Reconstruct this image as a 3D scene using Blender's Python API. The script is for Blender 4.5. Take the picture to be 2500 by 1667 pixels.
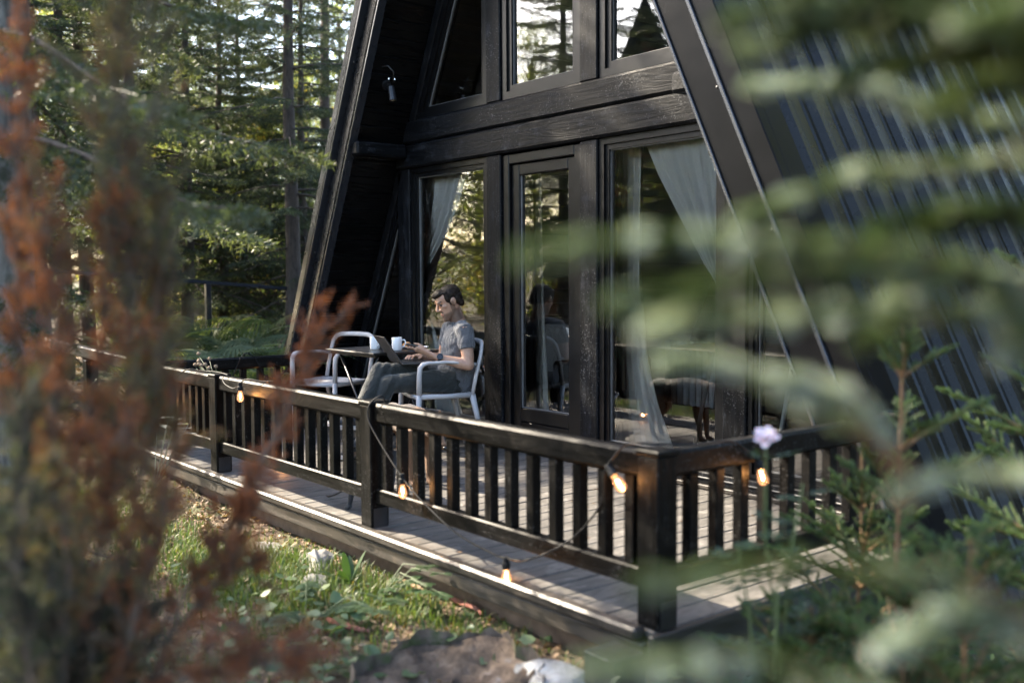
import bpy, math, random
import numpy as np
from mathutils import Vector, Matrix

for o in list(bpy.data.objects):
    bpy.data.objects.remove(o)
SC = bpy.context.scene
COL = SC.collection
R = math.radians

# ------------------------------------------------------------------ camera
CAM = np.array([0.0, 0.0, 1.25])
CR = np.array([0.62454, 0.78097, -0.00591])
CU = np.array([-0.04402, 0.04275, 0.99812])
CF = np.array([-0.77976, 0.62310, -0.06108])
FPX = 2492.5
cd = bpy.data.cameras.new('camera')
cam = bpy.data.objects.new('camera', cd)
COL.objects.link(cam)
m = Matrix.Identity(4)
for i in range(3):
    m[i][0] = CR[i]; m[i][1] = CU[i]; m[i][2] = -CF[i]; m[i][3] = CAM[i]
cam.matrix_world = m
cd.sensor_width = 36.0
cd.lens = 36.0 * FPX / 2500.0
cd.clip_start = 0.05
cd.clip_end = 600
cd.dof.use_dof = True
cd.dof.focus_distance = 7.0
cd.dof.aperture_fstop = 1.3
SC.camera = cam

# ------------------------------------------------------------------ sky, sun, exposure
SUN_DIR = np.array([-0.92, -0.39]); SUN_DIR = SUN_DIR / np.linalg.norm(SUN_DIR)
SUN_EL = R(36)
w = bpy.data.worlds.new('World'); SC.world = w; w.use_nodes = True
nt = w.node_tree; nt.nodes.clear()
sky = nt.nodes.new('ShaderNodeTexSky'); sky.sky_type = 'NISHITA'; sky.sun_disc = False
sky.sun_elevation = SUN_EL
sky.sun_rotation = math.atan2(SUN_DIR[0], SUN_DIR[1])
sky.air_density = 1.0; sky.dust_density = 2.5; sky.ozone_density = 1.0
bg = nt.nodes.new('ShaderNodeBackground'); bg.inputs['Strength'].default_value = 0.15
ow = nt.nodes.new('ShaderNodeOutputWorld')
nt.links.new(sky.outputs[0], bg.inputs['Color']); nt.links.new(bg.outputs[0], ow.inputs['Surface'])
sl = bpy.data.lights.new('sun', 'SUN'); sl.energy = 4.2; sl.angle = R(0.5); sl.color = (1.0, 0.87, 0.68)
sun = bpy.data.objects.new('sun', sl); COL.objects.link(sun)
sd = Vector((SUN_DIR[0] * math.cos(SUN_EL), SUN_DIR[1] * math.cos(SUN_EL), math.sin(SUN_EL)))
sun.rotation_euler = sd.to_track_quat('Z', 'Y').to_euler()
sun.location = (-20, -12, 20)
SC.view_settings.view_transform = 'Standard'
SC.view_settings.look = 'None'
SC.view_settings.exposure = 2.78
SC.view_settings.gamma = 1.0
SC.view_settings.use_curve_mapping = False
SC.render.engine = 'CYCLES'
SC.cycles.use_denoising = True
SC.cycles.max_bounces = 10
SC.cycles.transparent_max_bounces = 24
SC.cycles.diffuse_bounces = 3
SC.cycles.glossy_bounces = 4
SC.cycles.caustics_reflective = False
SC.cycles.caustics_refractive = False

# ------------------------------------------------------------------ helpers
def at(px, py, d):
    """world point seen d metres away (along the view axis) at a photo pixel"""
    v = CF * FPX + CR * (px - 1250) + CU * (833.5 - py)
    return CAM + v * d / FPX

def unit(v):
    v = np.asarray(v, float); n = np.linalg.norm(v)
    return v / n if n > 1e-12 else v

class MB:
    """collects polygons of ONE mesh"""
    def __init__(s):
        s.v = []; s.f = []; s.n = 0
    def add(s, verts, faces):
        b = s.n
        s.v.extend([tuple(map(float, p)) for p in verts]); s.n += len(verts)
        s.f.extend([tuple(int(i) + b for i in f) for f in faces])
        return s
    def box(s, lo, hi, ch=0.0):
        lo = np.minimum(lo, hi) if False else np.array(lo, float); hi = np.array(hi, float)
        c = (lo + hi) / 2; h = np.abs(hi - lo) / 2
        return s.obox(c, (1, 0, 0), (0, 1, 0), (0, 0, 1), h, ch)
    def obox(s, c, ax, ay, az, h, ch=0.0):
        c = np.array(c, float); A = [np.array(ax, float), np.array(ay, float), np.array(az, float)]
        if ch <= 0:
            vs = []
            for i in (-1, 1):
                for j in (-1, 1):
                    for k in (-1, 1):
                        vs.append(c + A[0] * h[0] * i + A[1] * h[1] * j + A[2] * h[2] * k)
            fs = [(0, 1, 3, 2), (4, 6, 7, 5), (0, 4, 5, 1), (2, 3, 7, 6), (0, 2, 6, 4), (1, 5, 7, 3)]
            return s.add(vs, fs)
        ch = min(ch, min(h) * 0.45)
        vs = []; idx = {}
        for i in (-1, 1):
            for j in (-1, 1):
                for k in (-1, 1):
                    sg = (i, j, k)
                    for a in range(3):
                        p = c.copy()
                        for b in range(3):
                            p = p + A[b] * sg[b] * (h[b] if b == a else h[b] - ch)
                        idx[(i, j, k, a)] = len(vs); vs.append(p)
        fs = []
        for a in range(3):
            b, d = (a + 1) % 3, (a + 2) % 3
            for sa in (-1, 1):
                loop = []
                for sb, sd_ in ((-1, -1), (1, -1), (1, 1), (-1, 1)):
                    sg = [0, 0, 0]; sg[a] = sa; sg[b] = sb; sg[d] = sd_
                    loop.append(idx[(sg[0], sg[1], sg[2], a)])
                fs.append(tuple(loop if sa > 0 else loop[::-1]))
            # edges parallel to axis a
            for sb in (-1, 1):
                for sd_ in (-1, 1):
                    q = []
                    for sa, ax_ in ((-1, b), (1, b), (1, d), (-1, d)):
                        sg = [0, 0, 0]; sg[a] = sa; sg[b] = sb; sg[d] = sd_
                        q.append(idx[(sg[0], sg[1], sg[2], ax_)])
                    fs.append(tuple(q if sb * sd_ < 0 else q[::-1]))
        for i in (-1, 1):
            for j in (-1, 1):
                for k in (-1, 1):
                    t = [idx[(i, j, k, a)] for a in range(3)]
                    fs.append(tuple(t if i * j * k > 0 else t[::-1]))
        return s.add(vs, fs)
    def beam(s, a, b, w, h, up=(0, 0, 1), ch=0.0):
        """bar from a to b, w across, h along 'up'"""
        a = np.array(a, float); b = np.array(b, float); d = unit(b - a)
        x = unit(np.cross(d, up)); z = np.cross(x, d)
        return s.obox((a + b) / 2, d, x, z, (np.linalg.norm(b - a) / 2, w / 2, h / 2), ch)
    def tube(s, pts, rad, n=8, cap=True, flat=None, up0=None):
        pts = [np.array(p, float) for p in pts]; m_ = len(pts)
        if np.isscalar(rad): rad = [rad] * m_
        vs = []; u = None
        for i in range(m_):
            d = unit(pts[min(i + 1, m_ - 1)] - pts[max(i - 1, 0)])
            if u is None:
                t = np.array(up0, float) if up0 is not None else (np.array([0, 0, 1.0]) if abs(d[2]) < 0.9 else np.array([1.0, 0, 0]))
                u = unit(t - d * (t @ d))
            else:
                u = unit(u - d * (u @ d))
            v = np.cross(d, u)
            r = rad[i]
            ru, rv = (r, r) if np.isscalar(r) else r
            for k in range(n):
                a = 2 * math.pi * k / n
                vs.append(pts[i] + u * (math.cos(a) * ru) + v * (math.sin(a) * rv))
        fs = []
        for i in range(m_ - 1):
            for k in range(n):
                k2 = (k + 1) % n
                fs.append((i * n + k, i * n + k2, (i + 1) * n + k2, (i + 1) * n + k))
        if cap:
            fs.append(tuple(range(n - 1, -1, -1))); fs.append(tuple((m_ - 1) * n + k for k in range(n)))
        return s.add(vs, fs)
    def ell(s, c, r, ax=None, nu=14, nv=9):
        c = np.array(c, float)
        A = np.eye(3) if ax is None else np.array(ax, float)
        vs = [c + A[2] * r[2]]; fs = []
        for j in range(1, nv):
            t = math.pi * j / nv
            for i in range(nu):
                a = 2 * math.pi * i / nu
                vs.append(c + A[0] * r[0] * math.sin(t) * math.cos(a) + A[1] * r[1] * math.sin(t) * math.sin(a) + A[2] * r[2] * math.cos(t))
        vs.append(c - A[2] * r[2]); L = len(vs) - 1
        for i in range(nu):
            i2 = (i + 1) % nu
            fs.append((0, 1 + i, 1 + i2))
            fs.append((L, 1 + (nv - 2) * nu + i2, 1 + (nv - 2) * nu + i))
            for j in range(nv - 2):
                fs.append((1 + j * nu + i, 1 + (j + 1) * nu + i, 1 + (j + 1) * nu + i2, 1 + j * nu + i2))
        return s.add(vs, fs)
    def lathe(s, prof, c=(0, 0, 0), n=20, ax=None):
        c = np.array(c, float); A = np.eye(3) if ax is None else np.array(ax, float)
        vs = []; fs = []
        for r, z in prof:
            for k in range(n):
                a = 2 * math.pi * k / n
                vs.append(c + A[0] * r * math.cos(a) + A[1] * r * math.sin(a) + A[2] * z)
        for i in range(len(prof) - 1):
            for k in range(n):
                k2 = (k + 1) % n
                fs.append((i * n + k, i * n + k2, (i + 1) * n + k2, (i + 1) * n + k))
        return s.add(vs, fs)
    def prism(s, poly, y0, y1):
        """poly in x,z extruded along y"""
        k = len(poly)
        vs = [(p[0], y0, p[1]) for p in poly] + [(p[0], y1, p[1]) for p in poly]
        fs = [tuple(range(k)), tuple(range(2 * k - 1, k - 1, -1))]
        for i in range(k):
            j = (i + 1) % k
            fs.append((i, i + k, j + k, j))
        return s.add(vs, fs)

def link(o, parent=None):
    COL.objects.link(o)
    if parent is not None:
        o.parent = parent
    return o

def obj(name, mb, mat=None, parent=None, smooth=False, kind=None, label=None, local=False, origin=None, bevel_n=None):
    """link mb as ONE mesh object; verts in world coordinates unless local=True"""
    me = bpy.data.meshes.new(name)
    V = np.array(mb.v, float).reshape(-1, 3)
    off = np.zeros(3)
    if parent is None and origin is None and not local:
        lo, hi = V.min(0), V.max(0); off = np.array([(lo[0] + hi[0]) / 2, (lo[1] + hi[1]) / 2, lo[2]])
    elif origin is not None:
        off = np.array(origin, float)
    elif parent is not None and not local:
        off = np.array(world_loc(parent))
    V = V - off
    me.from_pydata(V.tolist(), [], mb.f)
    me.update()
    if smooth:
        me.polygons.foreach_set('use_smooth', np.ones(len(me.polygons), bool))
    if mat is not None:
        me.materials.append(mat)
    o = bpy.data.objects.new(name, me)
    if parent is None and not local:
        o.location = off
    link(o, parent)
    if kind: o['kind'] = kind
    if label: o['label'] = label
    return o

def world_loc(o):
    p = np.zeros(3)
    while o is not None:
        p = p + np.array(o.location); o = o.parent
    return p

def npmesh(name, V, T, mat, parent=None, tint=None, kind=None, label=None, smooth=False, local=False):
    """fast triangle mesh from numpy arrays (world coordinates unless local)"""
    me = bpy.data.meshes.new(name)
    V = np.asarray(V, np.float32).reshape(-1, 3); T = np.asarray(T, np.int32).reshape(-1, 3)
    off = np.zeros(3)
    if parent is not None and not local: off = world_loc(parent)
    elif parent is None and not local:
        lo, hi = V.min(0), V.max(0); off = np.array([(lo[0] + hi[0]) / 2, (lo[1] + hi[1]) / 2, lo[2]])
    V = (V - off).astype(np.float32)
    me.vertices.add(len(V)); me.vertices.foreach_set('co', V.ravel())
    me.loops.add(len(T) * 3); me.loops.foreach_set('vertex_index', T.ravel())
    me.polygons.add(len(T)); me.polygons.foreach_set('loop_start', np.arange(0, len(T) * 3, 3, dtype=np.int32))
    if smooth: me.polygons.foreach_set('use_smooth', np.ones(len(T), bool))
    me.update(calc_edges=True)
    if tint is not None:
        a = me.attributes.new('tint', 'FLOAT', 'POINT'); a.data.foreach_set('value', np.asarray(tint, np.float32).ravel())
    me.materials.append(mat)
    o = bpy.data.objects.new(name, me)
    if parent is None and not local: o.location = off
    link(o, parent)
    if kind: o['kind'] = kind
    if label: o['label'] = label
    return o

def thing(name, label, cat, loc=(0, 0, 0), rotz=0.0, group=None):
    o = bpy.data.objects.new(name, None); o.empty_display_size = 0.1
    o.location = [float(x) for x in loc]; o.rotation_euler = (0, 0, rotz)
    COL.objects.link(o); o['label'] = label; o['category'] = cat
    if group: o['group'] = group
    return o

def tag(o, label, cat, group=None):
    o['label'] = label; o['category'] = cat
    if group: o['group'] = group
    return o

def copy_tree(o, parent=None, top=True):
    c = o.copy(); COL.objects.link(c)
    if not top: c.parent = parent
    for ch in list(o.children): copy_tree(ch, c, False)
    return c

# ------------------------------------------------------------------ materials
def newmat(name):
    mt = bpy.data.materials.new(name); mt.use_nodes = True
    nt = mt.node_tree; nt.nodes.clear()
    out = nt.nodes.new('ShaderNodeOutputMaterial')
    return mt, nt, out

def L(nt, a, b): nt.links.new(a, b)

def ramp(nt, fac, stops):
    r = nt.nodes.new('ShaderNodeValToRGB')
    e = r.color_ramp.elements
    while len(e) < len(stops): e.new(0.5)
    for k, (p, c) in enumerate(stops):
        e[k].position = p; e[k].color = (c[0], c[1], c[2], 1)
    L(nt, fac, r.inputs[0]); return r.outputs[0]

def mapping(nt, scale, rand=True, coord='Object'):
    tc = nt.nodes.new('ShaderNodeTexCoord'); mp = nt.nodes.new('ShaderNodeMapping')
    src = tc.outputs[coord]
    if rand:
        oi = nt.nodes.new('ShaderNodeObjectInfo'); mu = nt.nodes.new('ShaderNodeVectorMath'); mu.operation = 'MULTIPLY_ADD'
        cb = nt.nodes.new('ShaderNodeCombineXYZ')
        for k in range(3): L(nt, oi.outputs['Random'], cb.inputs[k])
        L(nt, cb.outputs[0], mu.inputs[0]); mu.inputs[1].default_value = (37.0, 53.0, 71.0); L(nt, src, mu.inputs[2])
        src = mu.outputs[0]
    L(nt, src, mp.inputs[0]); mp.inputs['Scale'].default_value = scale
    return mp.outputs[0]

def noise(nt, vec, scale, detail=4, rough=0.55, dist=0.0):
    n = nt.nodes.new('ShaderNodeTexNoise'); L(nt, vec, n.inputs['Vector'])
    n.inputs['Scale'].default_value = scale; n.inputs['Detail'].default_value = detail
    n.inputs['Roughness'].default_value = rough; n.inputs['Distortion'].default_value = dist
    return n.outputs['Fac']

def bump(nt, h, strength=0.3, dist=0.01):
    b = nt.nodes.new('ShaderNodeBump'); b.inputs['Strength'].default_value = strength; b.inputs['Distance'].default_value = dist
    L(nt, h, b.inputs['Height']); return b.outputs[0]

def mixc(nt, fac, a, b):
    m_ = nt.nodes.new('ShaderNodeMix'); m_.data_type = 'RGBA'
    if isinstance(fac, float): m_.inputs[0].default_value = fac
    else: L(nt, fac, m_.inputs[0])
    for s_, i in ((a, 6), (b, 7)):
        if isinstance(s_, (tuple, list)): m_.inputs[i].default_value = (*s_, 1)
        else: L(nt, s_, m_.inputs[i])
    return m_.outputs[2]

def math_(nt, op, a, b=None):
    n = nt.nodes.new('ShaderNodeMath'); n.operation = op
    for s_, i in ((a, 0), (b, 1)):
        if s_ is None: continue
        if isinstance(s_, (int, float)): n.inputs[i].default_value = s_
        else: L(nt, s_, n.inputs[i])
    return n.outputs[0]

def principled(nt, out, base, rough, nrm=None, **kw):
    p = nt.nodes.new('ShaderNodeBsdfPrincipled')
    for key, val in (('Base Color', base), ('Roughness', rough)):
        if isinstance(val, (tuple, list)): p.inputs[key].default_value = (*val, 1)
        elif isinstance(val, (int, float)): p.inputs[key].default_value = val
        else: L(nt, val, p.inputs[key])
    if nrm is not None: L(nt, nrm, p.inputs['Normal'])
    for k, v in kw.items():
        p.inputs[k.replace('_', ' ')].default_value = v
    L(nt, p.outputs[0], out.inputs['Surface']); return p

def wood(name, axis, dark, light, rough=(0.4, 0.65), grain=30, bumps=0.35, knots=True, wear=None, fine=0.5, spec=0.5, specks=0.0):
    """stained timber with grain along an axis ('x','y','z')"""
    mt, nt, out = newmat(name)
    st = 0.06
    sc = {'x': (st, 1, 1), 'y': (1, st, 1), 'z': (1, 1, st)}[axis]
    v = mapping(nt, sc)
    n1 = noise(nt, v, grain, 5, 0.6, 0.4)
    v2 = mapping(nt, tuple(0.25 if s_ < 1 else 1.0 for s_ in sc))
    n2 = noise(nt, v2, 5.0, 3, 0.5, 1.2)
    wv = nt.nodes.new('ShaderNodeMath'); wv.operation = 'SINE'
    L(nt, math_(nt, 'MULTIPLY', n2, 60.0), wv.inputs[0])
    g = math_(nt, 'ADD', math_(nt, 'MULTIPLY', n1, 0.75), math_(nt, 'MULTIPLY', wv.outputs[0], 0.09))
    kd = None
    if knots:
        vk = mapping(nt, tuple(0.42 if s_ < 1 else 1.0 for s_ in sc)); vo = nt.nodes.new('ShaderNodeTexVoronoi'); L(nt, vk, vo.inputs['Vector']); vo.inputs['Scale'].default_value = 3.4
        mk = nt.nodes.new('ShaderNodeMapRange'); L(nt, vo.outputs['Distance'], mk.inputs[0]); mk.inputs[1].default_value = 0.22; mk.inputs[2].default_value = 0.03; mk.inputs[3].default_value = 0.0; mk.inputs[4].default_value = 1.0
        sn = math_(nt, 'SINE', math_(nt, 'MULTIPLY', vo.outputs['Distance'], 110.0))
        g = math_(nt, 'ADD', g, math_(nt, 'MULTIPLY', math_(nt, 'MULTIPLY', sn, mk.outputs[0]), 0.13))
        kd = nt.nodes.new('ShaderNodeMapRange'); L(nt, vo.outputs['Distance'], kd.inputs[0]); kd.inputs[1].default_value = 0.055; kd.inputs[2].default_value = 0.03
    oi = nt.nodes.new('ShaderNodeObjectInfo')
    g2 = math_(nt, 'ADD', g, math_(nt, 'MULTIPLY', math_(nt, 'SUBTRACT', oi.outputs['Random'], 0.5), 0.16))
    c = ramp(nt, g2, [(0.22, dark), (0.62, light)])
    if kd is not None: c = mixc(nt, math_(nt, 'MULTIPLY', kd.outputs[0], 0.8), c, tuple(x * 0.5 for x in dark))
    if wear is not None:
        vw = mapping(nt, (1, 1, 1)); nw = noise(nt, vw, 9, 6, 0.7)
        f = nt.nodes.new('ShaderNodeMapRange'); L(nt, math_(nt, 'ADD', math_(nt, 'MULTIPLY', nw, 0.7), math_(nt, 'MULTIPLY', n1, 0.3)), f.inputs[0])
        f.inputs[1].default_value = 0.54; f.inputs[2].default_value = 0.68
        c = mixc(nt, f.outputs[0], c, wear)
    if specks:
        ns = noise(nt, mapping(nt, (1, 1, 1)), 95, 2, 0.5); nl = noise(nt, mapping(nt, (1, 1, 1)), 3.0, 3, 0.6); fs_ = nt.nodes.new('ShaderNodeMapRange')
        L(nt, math_(nt, 'ADD', math_(nt, 'MULTIPLY', ns, 0.72), math_(nt, 'MULTIPLY', nl, 0.28)), fs_.inputs[0]); fs_.inputs[1].default_value = 0.605; fs_.inputs[2].default_value = 0.66; fs_.inputs[4].default_value = specks
        c = mixc(nt, fs_.outputs[0], c, (0.20, 0.20, 0.20))
    rr = nt.nodes.new('ShaderNodeMapRange'); L(nt, n1, rr.inputs[0]); rr.inputs[1].default_value = 0.3; rr.inputs[2].default_value = 0.7
    rr.inputs[3].default_value = rough[0]; rr.inputs[4].default_value = rough[1]
    principled(nt, out, c, rr.outputs[0], bump(nt, g, bumps, 0.006), Specular_IOR_Level=spec)
    return mt

def plain(name, col, rough=0.5, metal=0.0, var=0.15, scale=18, bumps=0.0, **kw):
    mt, nt, out = newmat(name)
    v = mapping(nt, (1, 1, 1)); n = noise(nt, v, scale, 5, 0.6)
    lo = tuple(c * (1 - var) for c in col); hi = tuple(min(1, c * (1 + var)) for c in col)
    c = ramp(nt, n, [(0.3, lo), (0.7, hi)])
    rr = nt.nodes.new('ShaderNodeMapRange'); L(nt, n, rr.inputs[0]); rr.inputs[3].default_value = max(0.02, rough - 0.08); rr.inputs[4].default_value = min(1, rough + 0.08)
    principled(nt, out, c, rr.outputs[0], bump(nt, n, bumps, 0.004) if bumps else None, Metallic=metal, **kw)
    return mt

def leafmat(name, stops, trans=0.45, rough=0.5, transcol=1.4):
    """foliage: per-vertex 'tint' picks a colour; light passes through"""
    mt, nt, out = newmat(name)
    a = nt.nodes.new('ShaderNodeAttribute'); a.attribute_name = 'tint'
    c = ramp(nt, a.outputs['Fac'], stops)
    d = nt.nodes.new('ShaderNodeBsdfPrincipled'); L(nt, c, d.inputs['Base Color']); d.inputs['Roughness'].default_value = rough
    d.inputs['Specular IOR Level'].default_value = 0.35
    t = nt.nodes.new('ShaderNodeBsdfTranslucent')
    g = nt.nodes.new('ShaderNodeMix'); g.data_type = 'RGBA'; g.blend_type = 'MULTIPLY'; g.inputs[0].default_value = 1.0
    L(nt, c, g.inputs[6]); g.inputs[7].default_value = (transcol * 1.15, transcol * 1.15, transcol * 0.5, 1)
    L(nt, g.outputs[2], t.inputs['Color'])
    mx = nt.nodes.new('ShaderNodeMixShader'); mx.inputs[0].default_value = trans
    L(nt, d.outputs[0], mx.inputs[1]); L(nt, t.outputs[0], mx.inputs[2]); L(nt, mx.outputs[0], out.inputs['Surface'])
    return mt

def glassmat(name, ior=2.35, tint=(0.97, 0.985, 0.98)):
    mt, nt, out = newmat(name)
    fr = nt.nodes.new('ShaderNodeFresnel'); fr.inputs['IOR'].default_value = ior
    tr = nt.nodes.new('ShaderNodeBsdfTransparent'); tr.inputs['Color'].default_value = (*tint, 1)
    gl = nt.nodes.new('ShaderNodeBsdfGlossy'); gl.inputs['Roughness'].default_value = 0.0; gl.inputs['Color'].default_value = (1, 1, 1, 1)
    v = mapping(nt, (1, 1, 1)); n = noise(nt, v, 1.3, 2, 0.5)
    L(nt, bump(nt, n, 0.006, 0.03), gl.inputs['Normal'])
    mx = nt.nodes.new('ShaderNodeMixShader'); L(nt, fr.outputs[0], mx.inputs[0]); L(nt, tr.outputs[0], mx.inputs[1]); L(nt, gl.outputs[0], mx.inputs[2])
    L(nt, mx.outputs[0], out.inputs['Surface']); return mt

M = {}
for ax in 'xyz':
    M['facade_' + ax] = wood('black_stained_timber_' + ax, ax, (0.0016, 0.0019, 0.0025), (0.0075, 0.0084, 0.0105), (0.36, 0.6), 46, 0.35, wear=(0.022, 0.0245, 0.030), spec=0.14, specks=0.35)
    M['rail_' + ax] = wood('worn_black_rail_' + ax, ax, (0.0017, 0.0017, 0.0017), (0.0046, 0.0044, 0.0042), (0.33, 0.6), 28, 0.35, wear=(0.017, 0.0148, 0.0125), spec=0.10, specks=0.2)
M['frame'] = plain('black_window_paint', (0.004, 0.0043, 0.005), 0.33, var=0.3, Specular_IOR_Level=0.3)
M['soffit'] = wood('black_varnished_plank', 'y', (0.0015, 0.0015, 0.0017), (0.0035, 0.0035, 0.0036), (0.22, 0.35), 30, 0.12, spec=0.3)
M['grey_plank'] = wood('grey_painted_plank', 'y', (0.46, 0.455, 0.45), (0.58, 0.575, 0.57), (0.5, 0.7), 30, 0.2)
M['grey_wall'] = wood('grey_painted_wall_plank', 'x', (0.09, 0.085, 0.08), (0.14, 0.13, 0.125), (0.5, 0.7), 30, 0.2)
M['deck'] = wood('weathered_deck_plank', 'y', (0.055, 0.051, 0.046), (0.125, 0.116, 0.105), (0.55, 0.8), 26, 0.5, wear=(0.19, 0.175, 0.16))
M['edge'] = wood('weathered_edge_board', 'x', (0.014, 0.012, 0.010), (0.05, 0.042, 0.034), (0.35, 0.6), 28, 0.4, wear=(0.11, 0.088, 0.066))
M['edge_y'] = wood('weathered_side_board', 'y', (0.008, 0.0076, 0.007), (0.028, 0.026, 0.024), (0.4, 0.7), 28, 0.4)
M['fascia'] = plain('fascia_metal_lit', (0.008, 0.0083, 0.0092), 0.27, metal=0.0, var=0.12, scale=5, Specular_IOR_Level=0.5)  # verge metal, brightened for the light the left side catches
M['fascia_shaded'] = plain('fascia_metal_shaded', (0.0045, 0.0047, 0.0054), 0.25, var=0.2, scale=5, Specular_IOR_Level=0.09)  # same verge metal, darkened to paint the right side's dim reflection
M['roof'] = plain('dark_corrugated_steel', (0.0085, 0.0082, 0.0065), 0.27, metal=0.0, var=0.4, scale=3, Specular_IOR_Level=0.26)
M['glass'] = glassmat('window_glass')
M['seal'] = plain('grey_glazing_seal', (0.13, 0.13, 0.128), 0.5)
M['plinth'] = plain('earthy_concrete', (0.16, 0.105, 0.066), 0.9, var=0.35, scale=14, bumps=0.6)
M['chair'] = plain('pale_grey_plastic', (0.43, 0.415, 0.41), 0.42, var=0.04)
M['black_metal'] = plain('black_coated_metal', (0.014, 0.014, 0.016), 0.32, var=0.3)
M['table_top'] = plain('black_table_top', (0.02, 0.02, 0.021), 0.3, var=0.3)
M['white'] = plain('white_glazed_ceramic', (0.78, 0.79, 0.8), 0.25, var=0.02)
M['steel'] = plain('bright_steel', (0.6, 0.6, 0.6), 0.25, metal=1.0, var=0.05)
# ================================================================== GROUND
def sstep(a, b, x):
    t = np.clip((np.asarray(x, float) - a) / (b - a), 0, 1); return t * t * (3 - 2 * t)

_rs = np.random.RandomState(5)
_GA = [(_rs.uniform(-1, 1), _rs.uniform(-1, 1), _rs.uniform(0, 6.28), f_) for f_ in (0.35, 0.6, 1.1, 1.9, 3.1, 5.0)]
def gh(x, y):
    """ground height"""
    x = np.asarray(x, float); y = np.asarray(y, float)
    z = -0.17 + 0 * x
    z = z + 0.48 * np.exp(-((x + 11.8) / 2.0) ** 2 - ((y - 5.2) / 3.2) ** 2)
    z = z - 0.30 * sstep(-2.7, -1.9, x) * sstep(2.0, 3.2, y)
    z = z - 0.10 * sstep(-3.4, -1.6, x)
    d = np.hypot(x + 5, y - 4)
    z = z + 0.075 * np.maximum(0, d - 6.5) * (1 - 0.6 * sstep(8, 24, d)) * sstep(-3.0, -8.0, x + 0.35 * (y - 4) * 0)
    z = z + 0.05 * np.maximum(0, -y - 2.5) * sstep(2, -4, x)
    for a, b, p, f_ in _GA:
        z = z + 0.016 / f_ ** 0.6 * np.sin(f_ * (a * x + b * y) * 2.2 + p)
    # under the house and the deck the soil is kept down
    ins = sstep(-8.15, -7.95, x) * sstep(-2.35, -2.55, x) * sstep(2.58, 2.78, y) * sstep(12.5, 12.2, y)
    return z * (1 - ins) + np.minimum(z, -0.24) * ins

def ground_mesh():
    xs = np.concatenate([np.linspace(-70, -11, 60), np.linspace(-10.8, 1.4, 245), np.linspace(1.8, 55, 50)])
    ys = np.concatenate([np.linspace(-60, -2.2, 56), np.linspace(-2, 6.0, 161), np.linspace(6.4, 60, 54)])
    X, Y = np.meshgrid(xs, ys, indexing='ij'); Z = gh(X, Y)
    near = (X > -11) & (X < 1.5) & (Y > -2) & (Y < 6)
    Z = Z + near * np.random.RandomState(3).uniform(-0.006, 0.006, X.shape)
    V = np.stack([X, Y, Z], -1).reshape(-1, 3)
    nx, ny = len(xs), len(ys)
    i, j = np.meshgrid(np.arange(nx - 1), np.arange(ny - 1), indexing='ij')
    a = (i * ny + j).ravel(); b = a + ny; c = b + 1; d = a + 1
    T = np.concatenate([np.stack([a, b, c], 1), np.stack([a, c, d], 1)])
    return V, T

mt, nt, out = newmat('forest_soil')
v = mapping(nt, (1, 1, 1), rand=False)
n1 = noise(nt, v, 0.9, 6, 0.6); n2 = noise(nt, v, 14, 6, 0.7); n3 = noise(nt, v, 60, 4, 0.7)
soil = ramp(nt, n2, [(0.28, (0.035, 0.022, 0.013)), (0.5, (0.10, 0.066, 0.04)), (0.68, (0.21, 0.145, 0.09))])
moss = ramp(nt, n3, [(0.3, (0.022, 0.035, 0.010)), (0.7, (0.075, 0.10, 0.028))])
fm = nt.nodes.new('ShaderNodeMapRange'); L(nt, math_(nt, 'ADD', math_(nt, 'MULTIPLY', n1, 0.7), math_(nt, 'MULTIPLY', n2, 0.3)), fm.inputs[0])
fm.inputs[1].default_value = 0.47; fm.inputs[2].default_value = 0.58
principled(nt, out, mixc(nt, fm.outputs[0], soil, moss), 0.95, bump(nt, math_(nt, 'ADD', n2, math_(nt, 'MULTIPLY', n3, 0.5)), 0.9, 0.03))
M['soil'] = mt
V, T = ground_mesh()
npmesh('ground', V, T, M['soil'], kind='structure', smooth=True)

# ================================================================== CABIN
YF = 4.66          # front face of the posts
YO = 4.15          # front edge of the roof overhang
SL = 0.475         # horizontal run of the roof per metre of height
XL0, XR0 = -8.40, -2.60
RIDGE = (XR0 - XL0) / 2 / SL
XM = (XL0 + XR0) / 2
YB = 11.5
slen = math.hypot(SL, 1)
tL = np.array([SL, 0, 1]) / slen; nL = np.array([1, 0, -SL]) / slen      # up the slope / into the room
tR = np.array([-SL, 0, 1]) / slen; nR = np.array([-1, 0, -SL]) / slen
oL = np.array([XL0, 0, 0]); oR = np.array([XR0, 0, 0])
yv = np.array([0, 1.0, 0])
def xl(z): return XL0 + SL * z
def xr(z): return XR0 - SL * z

M['lip'] = plain('anthracite_lip', (0.02, 0.022, 0.027), 0.2, Specular_IOR_Level=0.7)
cabin = thing('cabin', 'black timber A-frame cabin with glazed gable front and corrugated steel roof', 'cabin', (XM, YF, 0))

def slope_box(mb, side, s0, s1, n0, n1, y0, y1, ch=0.0, tilt=0.0):
    """box in roof coordinates: s along the slope, n towards the room"""
    o, t, n = (oL, tL, nL) if side == 'L' else (oR, tR, nR)
    c = o + t * (s0 + s1) / 2 + n * (n0 + n1) / 2 + yv * (y0 + y1) / 2
    n2 = n * math.cos(tilt) - yv * math.sin(tilt); y2 = yv * math.cos(tilt) + n * math.sin(tilt)
    return mb.obox(c, t, n2, y2, (abs(s1 - s0) / 2, abs(n1 - n0) / 2, abs(y1 - y0) / 2), ch)

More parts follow.
